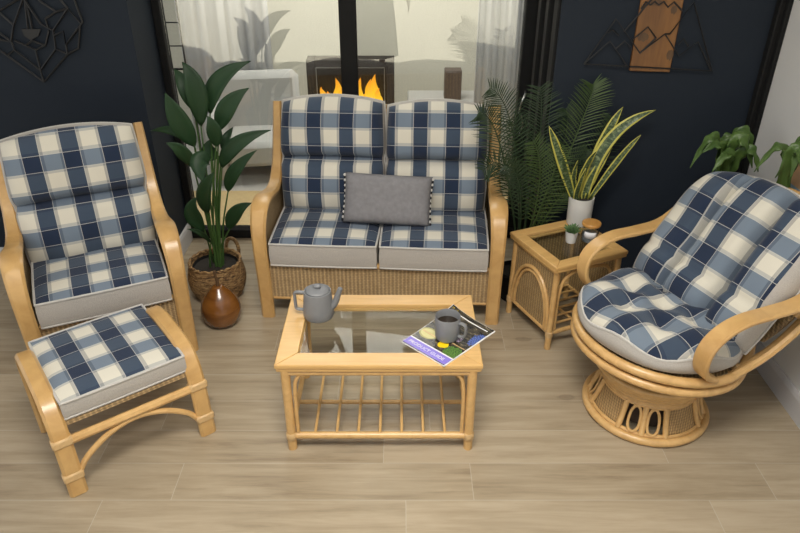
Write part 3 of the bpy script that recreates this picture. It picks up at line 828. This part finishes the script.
# ------------------------------------------------------------------ swivel chair
SW = thing('swivel_chair', (1.135, 2.43, 0), R(-67), 'round rattan swivel chair with a plaid cushion and bentwood arms', 'armchair')
def ring(r, z, n=48, rx=1., f=None):
    return [V((r*rx*math.cos(2*PI*k/n), r*math.sin(2*PI*k/n), z+(f(2*PI*k/n) if f else 0))) for k in range(n)]
b = MB(); b.tube(ring(.264, .020), .019, 10, True); b.build('base_ring', 'cane', SW)
b = MB(); b.tube(ring(.243, .036), .010, 8, True); b.tube(ring(.203, .163), .011, 8, True); b.build('base_hoop', 'cane', SW)
def skirt_pt(th_, t, off=0.):     # t 0 bottom .. 1 top
    r = .246-.046*t**.8+off; return V((r*math.cos(th_), r*math.sin(th_), .036+.128*t))
for s0 in range(4):
    c0_ = s0*PI/2+R(1)
    b = MB(); n = 12; m_ = 5; half = .33; g = {}
    for i in range(n+1):
        for j in range(m_+1): g[i, j] = b.vert(skirt_pt(c0_-half+2*half*i/n, j/m_))
    for i in range(n):
        for j in range(m_): b.face([g[i, j], g[i+1, j], g[i+1, j+1], g[i, j+1]])
    solid(b.build('cane_panel', 'canework', SW), .004)
    for e in (-1, 1):
        b = MB(); b.tube([skirt_pt(c0_+e*(half+.045), t, .004) for t in (0, .33, .66, 1)], .013, 10); b.build('spindle', 'cane', SW)
    mid = c0_+PI/4
    b = MB(); b.tube([skirt_pt(mid, t, .004) for t in (0, .33, .66, 1)], .013, 10); b.build('spindle', 'cane', SW)
    for e in (-1, 1):
        ct = mid+e*.172; pts = []
        for k in range(20):
            a = 2*PI*k/20; pts.append(skirt_pt(ct+.105*math.cos(a)*(1-.05*math.sin(a)), .5+.44*math.copysign(abs(math.sin(a))**.75, math.sin(a)), .008))
        b = MB(); b.tube(pts, .0065, 8, True); b.build('oval_loop', 'cane', SW)
b = MB()
for r_, z in ((.196, .176), (.208, .203), (.223, .229), (.241, .253), (.259, .276)): b.tube(ring(r_, z), .0145, 10, True)
b.build('coil_collar', 'cane', SW)
b = MB(); b.lathe([(.15, .01), (.17, .17), (.20, .25), (.05, .275), (.05, .29)], 32); b.build('swivel_core', 'brown', SW)
MT_ = Matrix.Translation((-.018, .005, .062)) @ Matrix.Translation((0, 0, .3)) @ Matrix.Rotation(R(-4.5), 4, 'X') @ Matrix.Translation((0, 0, -.3))     # the seat rocks back a little
rise = lambda a: .20*max(0, math.sin(a)-.25)**1.5
b = MB(); b.tube(ring(.352, .296, 56, 1.03, lambda a: .6*rise(a)), .019, 10, True); b.build('seat_hoop', 'cane', SW, M=MT_)
b = MB(); b.tube(ring(.352, .343, 56, 1.03, rise), .0205, 10, True); b.build('seat_hoop', 'cane', SW, M=MT_)
b = MB(); b.lathe([(1e-4, .324), (.315, .33), (.335, .345), (1e-4, .345)], 40, cap=False); b.build('seat_base', 'wickerd', SW, M=MT_)
# arms
for s in (-1, 1):
    ap = cat([(s*.352, -.06, .37), (s*.362, -.125, .405), (s*.370, -.165, .47), (s*.374, -.162, .545), (s*.376, -.11, .605), (s*.376, -.02, .638), (s*.376, .10, .648), (s*.380, .25, .668), (s*.388, .37, .735), (s*.378, .46, .82), (s*.35, .52, .88)], 7)
    b = MB(); b.ribbon(ap, .074, .022, lambda t: (1, 0, 0)); b.build('arm', 'bent', SW, M=MT_)
    b = MB(); b.lathe([(.026, -.02), (.031, -.016), (.031, .016), (.026, .02)], 12); o = b.build('binding', 'bind', SW, M=MT_ @ Mloc(s*.325, .12, .338, R(90)))
    b = MB(); b.tube(cat([(s*.355, .06, .345), (s*.372, .20, .43), (s*.378, .34, .56), (s*.37, .45, .72)], 6), .017); b.build('side_cane', 'cane', SW, M=MT_)
    b = MB(); b.tube(cat([(s*.325, .13, .345), (s*.348, .25, .44), (s*.352, .38, .58), (s*.335, .48, .74)], 6), .016); b.build('side_cane', 'cane', SW, M=MT_)
# back shell
LEAN = R(-28)
MB_ = MT_ @ Mloc(0, .215, .40, LEAN)
def backoutline(x): return 1
b = MB(); n = 20; g = {}
for i in range(n+1):
    for j in range(n+1):
        a = -1+2*i/n; c = -1+2*j/n; x, y = squir(a, c, .6)
        g[i, j] = b.vert((x*.345, .075-.05*x*x, (y+1)/2*.615+.03*(1-x*x)*((y+1)/2)))
for i in range(n):
    for j in range(n): b.face([g[i, j], g[i+1, j], g[i+1, j+1], g[i, j+1]])
o = solid(b.build('back_shell', 'wickerd', SW, M=MB_), .012)
loop = [(0, j) for j in range(n//3, n)]+[(i, n) for i in range(n)]+[(n, j) for j in range(n, n//3-1, -1)]
b2 = MB(); b2.tube([V(b.v[g[t]]) for t in loop], .017, 10); b2.build('back_rail', 'bent', SW, M=MB_)
# cushions
def chan(a, c):
    v = 1-.84*math.exp(-((abs(a)-.36)/.06)**2)
    return v*(1-.25*math.exp(-((c+.45)/.06)**2)*.6)*(1+.06*math.sin(c*6+a*2))
puff('back_cushion', SW, MT_ @ Mloc(-.015, .125, .415, R(-31.5)), .71, .632, .115, .05, .03, chan, ['plaid', 'grey'], k=.5, kb=.12, n=44, uvo=(-.03, .05), rim=.89)
b = MB(); nr, na = 16, 56; rows = []; Us = []
for i in range(nr+1):
    r_ = math.sin(i/nr*PI/2)
    row = []; ur = []
    for k in range(na):
        a = 2*PI*k/na; dip = 0
        x, y = .336*1.03*r_*math.cos(a), .336*r_*math.sin(a)
        for q in range(6):
            qa = q*PI/3+.3; dx, dy = x-.165*math.cos(qa), y-.165*math.sin(qa); dip += .044*math.exp(-(dx*dx+dy*dy)/.0028)
        dip += .042*math.exp(-(x*x+y*y)/.004)
        lob = .019*math.cos(6*(a-.3)+PI)*r_**2
        row.append(b.vert((x, y, .085+.070*(max(0, 1-r_**5))**.6+lob-dip))); ur.append((x+.055, y+.04))
    rows.append(row); Us.append(ur)
for i in range(nr):
    for k in range(na):
        k2 = (k+1) % na
        b.face([rows[i][k], rows[i][k2], rows[i+1][k2], rows[i+1][k]], 0 if i < nr-1 else 0, [Us[i][k], Us[i][k2], Us[i+1][k2], Us[i+1][k]])
prev = rows[-1]; edge = [V(b.v[t]) for t in prev]
for z, sc in ((.066, 1.03), (.04, 1.025), (.013, .97), (0, .9)):
    cur = [b.vert((b.v[t][0]*sc, b.v[t][1]*sc, z+(b.v[t][2]-.085)*z/.085)) for t in rows[-1]]
    for k in range(na): b.face([prev[k], prev[(k+1) % na], cur[(k+1) % na], cur[k]], 1)
    prev = cur
b.face(prev[::-1], 1)
Ms = MT_ @ Mloc(0, -.02, .356); o = b.build('seat_cushion', ['plaid', 'grey'], SW, True, 1.2, Ms)
q = MB(); q.tube(edge, .006, 6, True); q.build('piping', 'pipe', o, M=Ms)

# ------------------------------------------------------------------ leafy plant in basket
PBx, PBy = -1.06, 3.40
BP = thing('leafy_plant', (PBx, PBy, 0), 0, 'tall broad-leaved green plant in a woven basket left of the sofa', 'plant')
b = MB(); rnd = [random.uniform(.985, 1.015) for _ in range(4000)]
b.lathe([(.10, 0), (.125, .004), (.142, .03), (.160, .08), (.166, .125), (.160, .17), (.148, .21), (.143, .228), (.137, .228), (.134, .20), (.134, .17)], 64, wob=lambda k, i: 1+.018*math.sin(k*.785+i*PI)+(.012 if (k+i) % 2 else 0))
o = b.build('basket', 'basket', BP); md = o.modifiers.new('s', 'SUBSURF'); md.levels = md.render_levels = 1
for z in (.226,):
    q = MB(); q.tube([V((.142*math.cos(a), .142*math.sin(a), z+.003*math.sin(a*21))) for a in [2*PI*k/96 for k in range(96)]], .009, 8, True); q.build('rim', 'basket', o)
for a0 in (R(62),):
    d = V((math.cos(a0), math.sin(a0), 0)); s_ = V((-d.y, d.x, 0)); r0 = .147
    q = MB(); q.tube(cat([d*r0-s_*.045+V((0, 0, .19)), d*(r0+.008)-s_*.045+V((0, 0, .25)), d*(r0+.012)-s_*.02+V((0, 0, .29)), d*(r0+.012)+s_*.02+V((0, 0, .29)), d*(r0+.008)+s_*.045+V((0, 0, .25)), d*r0+s_*.045+V((0, 0, .19))], 6), .011, 8); q.build('handle', 'basket', o)
b = MB(); b.lathe([(.125, .15), (.129, .205), (.126, .207), (.12, .19), (1e-4, .195)], 32, cap=False); b.build('inner_pot', 'black', BP)
b = MB(); b.lathe([(.12, .193), (.06, .2), (1e-4, .203)], 24, cap=False); b.build('soil', 'soil', BP)
LV = [((201, 127), (197, 84), (182, 62), 19, 0), ((195, 112), (186, 85), (174, 69), 15, .05), ((210, 114), (214, 78), (251, 61), 17, .04), ((219, 131), (226, 104), (249, 88), 17, .02),
      ((195, 147), (178, 118), (165, 93), 20, -.05), ((194, 145), (178, 128), (150, 131), 10, .08), ((194, 169), (185, 150), (166, 143), 15, -.08), ((216, 147), (215, 128), (207, 116), 14, -.04),
      ((211, 158), (196, 160), (205, 184), 18, -.10), ((207, 214), (203, 192), (214, 172), 17, -.12), ((222, 168), (232, 142), (271, 130), 15, .03), ((228, 192), (232, 170), (257, 150), 13, -.05),
      ((205, 231), (188, 212), (197, 197), 16, -.03), ((229, 230), (234, 210), (252, 203), 14, -.05), ((211, 243), (202, 232), (187, 229), 6, -.06), ((219, 157), (206, 152), (211, 139), 15, .05), ((222, 150), (226, 138), (233, 127), 9, .06)]
prof = lambda t: max(.03, math.sin(PI*t**.78)**.95) if 0 < t < 1 else .03
for (bx, by), (mx, my), (tx, ty), wpx, dy in LV:
    Y0 = PBy-.02+dy*.6; A, Mi, T = local(BP, atY(bx, by, Y0)), local(BP, atY(mx, my, Y0+dy*.3-.03)), local(BP, atY(tx, ty, Y0+dy*.9))
    b = MB(); strip(b, bez(A, Mi+(Mi-(A+T)/2)*.35, T, 14), wpx*.0055, V((random.uniform(-.25, .25), -1, .35)), prof, .28)
    lf = solid(b.build('leaf', 'leaf', BP), .0012)
    b = MB(); root = V((A.x*.22+random.uniform(-.03, .03), random.uniform(-.03, .03), .195))
    mid = root*.45+A*.55; mid.x += (A.x-root.x)*-.15
    b.tube(cat([root, mid, A], 6)+[A+(T-A)*.06], .0058, 7, scale=lambda t: 1.15-.55*t); b.build('stalk', 'leafrib', lf)

# wooden pear
p = atz(223.5, 322, 0)
PE = thing('wooden_pear', (p.x, p.y-.005, 0), 0, 'polished brown wooden pear ornament on the floor before the basket', 'ornament')
b = MB(); b.lathe(cat([(1e-4, 0, 0), (.05, .0, 0), (.090, .03, 0), (.107, .085, 0), (.100, .135, 0), (.072, .185, 0), (.042, .220, 0), (.024, .238, 0), (1e-4, .24, 0)], 5) and [(max(1e-4, q.x), max(0, q.y)) for q in cat([(1e-4, 0, 0), (.05, 0, 0), (.090, .03, 0), (.107, .085, 0), (.100, .135, 0), (.072, .185, 0), (.042, .220, 0), (.024, .238, 0), (1e-4, .24, 0)], 5)], 40, cap=False); b.build('body', 'pearw', PE)
b = MB(); b.tube(cat([(0, 0, .232), (.002, 0, .27), (-.004, 0, .305), (-.006, 0, .33)], 5), .0085, 8, scale=lambda t: 1.3-.5*t if t < .8 else .9+.3*(t-.8)); b.build('stem', 'stemw', PE)

# ------------------------------------------------------------------ palm
PX, PY = .70, 3.40
PM = thing('palm', (PX-.04, PY-.03, 0), 0, 'dark feathery palm in a black pot between the sofa and the navy wall', 'plant')
b = MB(); b.lathe([(.07, 0), (.075, .004), (.095, .17), (.1, .175), (.1, .19), (.094, .19), (.09, .165)], 32); b.build('pot', 'black', PM)
b = MB(); b.lathe([(.092, .168), (1e-4, .175)], 24, cap=False); b.build('soil', 'soil', PM)
FR = [((516, 140), (489, 88), 3.30, .125), ((538, 160), (540, 86), 3.44, .16), ((577, 135), (593, 84), 3.42, .15), ((586, 170), (613, 116), 3.42, .13), ((503, 150), (478, 112), 3.22, .13), ((508, 175), (482, 172), 3.2, .13),
      ((548, 190), (559, 146), 3.30, .13), ((552, 205), (576, 192), 3.32, .10), ((528, 170), (512, 118), 3.36, .13), ((560, 160), (566, 108), 3.45, .13), ((522, 190), (503, 165), 3.25, .12), ((540, 190), (533, 140), 3.30, .13), ((565, 185), (588, 150), 3.38, .12)]
for (mx, my), (tx, ty), Y, LL in FR:
    A = V((random.uniform(-.03, .03), random.uniform(-.03, .03), .17)); T = local(PM, atY(tx, ty, Y)); Mi = local(PM, atY(mx, my, (Y+PY)/2))
    pts = bez(A, Mi+(Mi-(A+T)/2)*.8, T, 40)
    b = MB(); b.tube(pts, .0042, 6, scale=lambda t: 1.3-.9*t); n = len(pts)
    L = sum((pts[i+1]-pts[i]).length for i in range(n-1)); cnt = int(L*.70/.021)
    face = V((random.uniform(-.5, .5), -1, random.uniform(0, .6))).normalized()
    for q in range(cnt):
        t = .30+.70*q/cnt; i = min(n-2, int(t*(n-1))); f_ = t*(n-1)-i; P = pts[i].lerp(pts[i+1], f_); Tn = (pts[i+1]-pts[i]).normalized()
        S = Tn.cross(face).normalized()
        ll = LL*(.35+.65*math.sin(PI*min(1, (t-.22)/.82)**.8))*random.uniform(.88, 1.1)
        for s in (-1, 1):
            d = (S*s*.86+Tn*.55+face*.12+V((0, 0, random.uniform(-.08, .08)))).normalized()
            e = P+d*ll+V((0, 0, -.10*ll)); c_ = P+d*ll*.55+V((0, 0, .02*ll))
            strip(b, bez(P, c_, e, 4), .0062, face, lambda u: (.55, 1, .9, .6, .08)[min(4, int(round(u*4)))], .25)
    b.build('frond', 'palm2' if (tx, ty) in ((559, 146), (593, 84), (576, 192), (533, 140)) else 'palm', PM)

# ------------------------------------------------------------------ ferns behind the swivel chair
def fern(x, y, ztop, fr, label, potm, w=.075):
    r = thing('potted_fern', (x, y, 0), 0, label, 'plant')
    b = MB(); b.lathe([(.10, 0), (.105, .005), (.075, .05), (.06, .3), (.065, ztop-.2), (.095, ztop-.17), (.10, ztop-.02), (.094, ztop-.02), (.088, ztop-.05)], 32); b.build('pot', potm, r)
    b = MB(); b.lathe([(.09, ztop-.045), (1e-4, ztop-.035)], 24, cap=False); b.build('soil', 'soil', r)
    for (mx, my), (tx, ty), dy, ww in fr:
        A = V((random.uniform(-.02, .02), random.uniform(-.02, .02), ztop-.04)); Mi = local(r, atY(mx, my, y+dy*.6)); T = local(r, atY(tx, ty, y+dy))
        b = MB(); strip(b, bez(A, Mi+(Mi-(A+T)/2), T, 40), ww*.75, V((random.uniform(-.4, .4), -.7, .6)), lambda t: max(.04, math.sin(PI*(.10+.89*t)))**.8*(1+.16*math.sin(38*t)), .35, wavy=.4); solid(b.build('leaf', 'fern', r), .0012)
    return r
fern(1.53, 3.06, .86, [((715, 138), (690, 168), -.08, .06), ((722, 148), (702, 153), -.1, .07), ((737, 140), (752, 168), -.08, .09), ((738, 136), (752, 148), -.02, .085), ((730, 140), (716, 150), .03, .06), ((745, 150), (758, 172), -.1, .07), ((728, 155), (712, 172), -.12, .07)], 'bright green arching fern behind the swivel chair by the corner post', 'black')
fern(1.68, 2.80, .74, [((783, 152), (754, 172), -.05, .06), ((790, 156), (802, 172), -.12, .08), ((795, 152), (806, 158), .0, .08), ((790, 165), (775, 178), -.05, .06), ((795, 150), (790, 180), -.1, .07)], 'green leafy fern against the white wall at the far right edge', 'ceram')
# small picture on the white wall at the frame's edge
pc = thing('canvas_print', (1.786, 2.80, .86), 0, 'small peach and pale blue canvas on the white wall behind the right fern', 'picture')
b = MB(); b.box((0, 0, .0), (.025, .3, .14)); b.build('lower_print', 'paleblue', pc, smooth=False)
b = MB(); b.box((0, 0, .125), (.025, .3, .11)); b.build('upper_print', 'peach', pc, smooth=False)

# ------------------------------------------------------------------ wall art
WM = thing('mountain_wall_art', wallp(.46, 0, 1.27), math.atan2(wd.y, wd.x), 'black wire mountain outline over a brown wooden board on the navy wall', 'wall art')
Minv = (Matrix.Translation(WM.location) @ Matrix.Rotation(WM.rotation_euler.z, 4, 'Z')).inverted()
def onwall(px, py, off=.02):
    r = ray(px, py); o_ = V((0, 0, HC)); pw = WA+wn*off
    t = (pw-o_).dot(wn)/r.dot(wn); return Minv @ (o_+r*t)
def mp(a, c, off=.026): return onwall(570+a/5, c/5, off)
pa, pb = mp(293, 350, .0), mp(495, 355, .0)
cxp = (pa.x+pb.x)/2
b = MB(); b.box((cxp, -.0105, pa.z+.25), (pb.x-pa.x, .02, .5), ch=.003); lab(b.build('board', 'panelw', WM), 'brown wooden board with dark knots')
b = MB()
for line in ([(70, 320), (710, 355)], [(70, 320), (230, 95), (350, 265), (475, 170), (545, 280), (640, 210), (705, 352)], [(70, 320), (200, 205), (285, 330)], [(228, 245), (275, 205), (300, 235)], [(268, 160), (330, 90), (420, -20)],
             [(310, 200), (390, 135), (430, 190)], [(430, 190), (350, 265)], [(500, 170), (620, 10), (710, 355)], [(540, 225), (568, 193), (592, 232)], [(500, 170), (450, 120)][0:0] or [(475, 170), (500, 170)],
             [(355, 45), (380, 8), (402, 25), (425, 8), (445, 26), (470, 8), (490, 36), (520, 10), (562, 55)], [(190, 165), (215, 150), (245, 178)]):
    b.tube([mp(*q) for q in line], .0038, 6)
b.build('wire_outline', 'blackm', WM)
for (a, c, r1, r2) in ((365, 185, 26, 20), (500, 275, 16, 24), (520, 50, 14, 18), (430, 12, 30, 14)):
    c0_ = mp(a, c, .0215); b = MB(); n = 14
    b.prism([(c0_.x+r1*.00105*math.cos(2*PI*k/n), c0_.z+r2*.00105*math.sin(2*PI*k/n)*(1+.2*math.sin(3*k))) for k in range(n)], lambda u, v, d_: V((u, -.0203-d_, v)), .0012)
    lab(b.build('wood_knot', 'stemw', WM, smooth=False), 'dark knot in the board')

LA = thing('geometric_wall_art', (-1.98, 3.75, 1.14), 0, 'black geometric wire head on the navy wall above the armchair', 'wall art')
def lp(a, c): return atY(a/5.92, c/5.92, 3.735)-V(LA.location)
lines = [[(-30, 278), (260, 485), (400, 320), (465, 285), (475, 150), (490, 130), (430, -30)], [(40, 330), (85, 295), (240, 415), (260, 485)], [(240, 415), (330, 290), (400, 320)], [(330, 290), (315, 180), (240, 140), (130, -20)],
         [(315, 180), (400, 50), (480, 140)], [(400, 50), (340, -20)], [(400, 50), (330, 70), (270, 110), (285, 165)], [(475, 150), (390, 265), (375, 185), (320, 210)], [(390, 265), (400, 320)], [(85, 295), (65, 245), (-10, 190)],
         [(65, 245), (80, 150), (140, -20)], [(80, 150), (-20, 60)], [(85, 240), (210, 295), (270, 265), (290, 180)], [(210, 295), (240, 415)], [(150, 270), (190, 240), (270, 270)], [(165, 170), (145, -20)], [(190, 170), (175, 100), (150, 0)], [(0, 60), (130, -20)],
         [(330, 70), (240, 10), (200, -30)], [(-60, 210), (20, 240), (65, 245)], [(-30, 278), (-60, 210), (-90, 60), (-20, 60)], [(-90, 60), (-60, -60), (130, -140), (330, -150), (430, -30)], [(130, -20), (130, -140)], [(340, -20), (330, -150)]]
b = MB()
for ln in lines: b.tube([lp(*q) for q in ln], .0062, 6)
b.build('wire_outline', 'blackm', LA)
b = MB(); poly = [lp(*q) for q in ((128, 172), (242, 172), (228, 212), (182, 238), (145, 212))]; b.prism([(q.x, q.z) for q in poly], lambda a, c, d_: V((a, -.018+d_, c)), .008); b.build('nose_plate', 'blackm', LA, smooth=False)

# ------------------------------------------------------------------ roof and sunlit terrace behind the camera
b = MB(); b.box((-.4, 3.55, 3.62), (7.6, 7.0, .1)); struct(b.build('ceiling', 'white', smooth=False))
MT['gravel'] = plain('pale gravel terrace', (.66, .62, .50), .95, .22, 26, .3)
b = MB(); b.box((-.4, -4.95, -.052), (14, 9.7, .1)); struct(b.build('floor_terrace', 'gravel', smooth=False))

# ------------------------------------------------------------------ the person reflected in the glass
MT['skin'] = plain('skin', (.52, .31, .22), .55, .06, 20)
MT['coat'] = plain('dark green coat', (.035, .055, .045), .85, .12, 40)
MT['hair'] = plain('brown hair', (.05, .03, .02), .7, .25, 60)
PR = thing('person', (-.33, -.50, 0), 0, 'person in a long dark green coat, dimly reflected in the glass', 'person')


def skinned(name, verts, edges, radii, mat, parent, root=0, sub=2):
    me = bpy.data.meshes.new(name); me.from_pydata(verts, edges, []); o = bpy.data.objects.new(name, me); COL.objects.link(o)
    o.modifiers.new('skin', 'SKIN'); md = o.modifiers.new('sub', 'SUBSURF'); md.levels = md.render_levels = sub
    L = me.skin_vertices[0].data if me.skin_vertices else me.skin_vertices.new().data
    for k, rr_ in enumerate(radii):
        L[k].radius = rr_ if isinstance(rr_, tuple) else (rr_, rr_); L[k].use_root = (k == root)
    dg = bpy.context.evaluated_depsgraph_get(); dg.update(); m2 = bpy.data.meshes.new_from_object(o.evaluated_get(dg)); bpy.data.objects.remove(o)
    m2.shade_smooth(); m2.materials.clear(); m2.materials.append(MT[mat]); o = bpy.data.objects.new(name, m2); COL.objects.link(o); o.parent = parent
    return o


vv = [(0, 0, .95), (0, -.01, 1.12), (0, -.01, 1.30), (0, 0, 1.43), (0, 0, 1.50), (0, .01, 1.57), (0, .01, 1.66),
      (.09, 0, .88), (.10, .01, .50), (.10, -.02, .10), (.11, .10, .035), (-.09, 0, .88), (-.10, .01, .50), (-.10, -.02, .10), (-.11, .10, .035),
      (.18, 0, 1.40), (.29, -.01, 1.10), (.40, .05, .88), (.43, .08, .80), (-.18, 0, 1.40), (-.25, -.02, 1.13), (-.27, .04, .90), (-.275, .07, .82)]
ee = [(0, 1), (1, 2), (2, 3), (3, 4), (4, 5), (5, 6), (0, 7), (7, 8), (8, 9), (9, 10), (0, 11), (11, 12), (12, 13), (13, 14), (3, 15), (15, 16), (16, 17), (17, 18), (3, 19), (19, 20), (20, 21), (21, 22)]
rr_ = [(.15, .11), (.13, .10), (.15, .11), (.10, .08), .052, (.07, .085), (.075, .095), .09, .058, .042, (.04, .03), .09, .058, .042, (.04, .03), .058, .045, .033, (.036, .02), .058, .045, .033, (.036, .02)]
# fingers and thumbs grow out of the palms
for pi, sx in ((18, 1), (22, -1)):
    p0 = V(vv[pi])
    for q, (dy, ln) in enumerate(((.028, .075), (.010, .085), (-.009, .08), (-.026, .065))):
        a_ = len(vv); vv += [tuple(p0+V((sx*.004, dy, -.03))), tuple(p0+V((sx*.008, dy+.004, -.03-ln*.5))), tuple(p0+V((sx*-.004, dy+.008, -.03-ln)))]
        ee += [(pi, a_), (a_, a_+1), (a_+1, a_+2)]; rr_ += [.010, .009, .0075]
    a_ = len(vv); vv += [tuple(p0+V((0, .045, -.01))), tuple(p0+V((-sx*.006, .062, -.05)))]; ee += [(pi, a_), (a_, a_+1)]; rr_ += [.011, .009]
body = skinned('body', vv, ee, rr_, 'skin', PR)
b = MB()
b.lathe([(.25, .16), (.242, .3), (.22, .6), (.19, .9), (.185, 1.05), (.20, 1.25), (.205, 1.38), (.12, 1.46), (.075, 1.49)], 28, wob=lambda k, i: (1+.22*abs(math.cos(2*PI*k/28)))*(1+.02*math.sin(k*1.7)), cap=False)
for sx in (-1, 1):
    b.tube(cat([(sx*.15, 0, 1.41), (sx*.24, -.01, 1.18), (.33, .02, 1.01), (.395, .050, .89)] if sx > 0 else [(sx*.15, 0, 1.41), (sx*.24, -.01, 1.18), (sx*.265, .02, 1.0), (sx*.27, .045, .90)], 5), .058, 12, scale=lambda t: 1.1-.25*t)
o = b.build('coat', 'coat', PR); solid(o, .006)
b = MB(); b.sphere((0, -.01, 1.685), .105, 16, 0, 1.15); hz = b.build('hair', 'hair', PR)
for vtx in hz.data.vertices:
    if vtx.co.y > .03 and vtx.co.z < 1.74: vtx.co.y = .03
for sx in (-1, 1):
    b = MB(); b.box((sx*.11, .06, .035), (.085, .24, .07), ch=.025); b.build('shoe', 'black', PR)
    b = MB(); b.sphere((sx*.032, .098, 1.655), .011, 8); b.build('eye', 'paper', PR)
b = MB(); b.sphere((0, .108, 1.625), .015, 8, 0, 1.5); b.build('nose', 'skin', PR)
b = MB(); b.sphere((0, .094, 1.588), .016, 8, 0, .4); b.build('mouth', 'peach', PR)

# ------------------------------------------------------------------ light
sl = bpy.data.lights.new('sun', 'SUN'); sl.energy = 11; sl.angle = R(.6); sl.color = (1, .96, .88)
so = bpy.data.objects.new('sun', sl); COL.objects.link(so); so.rotation_euler = (R(-12), R(20), 0)
w = bpy.data.worlds.new('World'); SC.world = w; w.use_nodes = True; nt = w.node_tree
bg = nt.nodes['Background']; bg.inputs[0].default_value = (.95, .97, 1, 1); bg.inputs[1].default_value = .7


def area(name, loc, target, size, power, col=(1, .955, .875), spread=180):
    l = bpy.data.lights.new(name, 'AREA'); l.energy = power; l.size = size; l.color = col; l.spread = R(spread)
    o = bpy.data.objects.new(name, l); COL.objects.link(o); o.location = loc
    o.rotation_euler = (V(target)-V(loc)).to_track_quat('-Z', 'Y').to_euler(); return o


area('ceiling_lamp_light', (-.1, 1.0, 3.5), (-.1, 2.0, 0), 1.3, 66, spread=110)
area('beyond_fill_light', (-.4, 5.3, 2.9), (-.3, 5.8, .5), 1.6, 62)  # added fill brightening the room past the glass, no fixture there
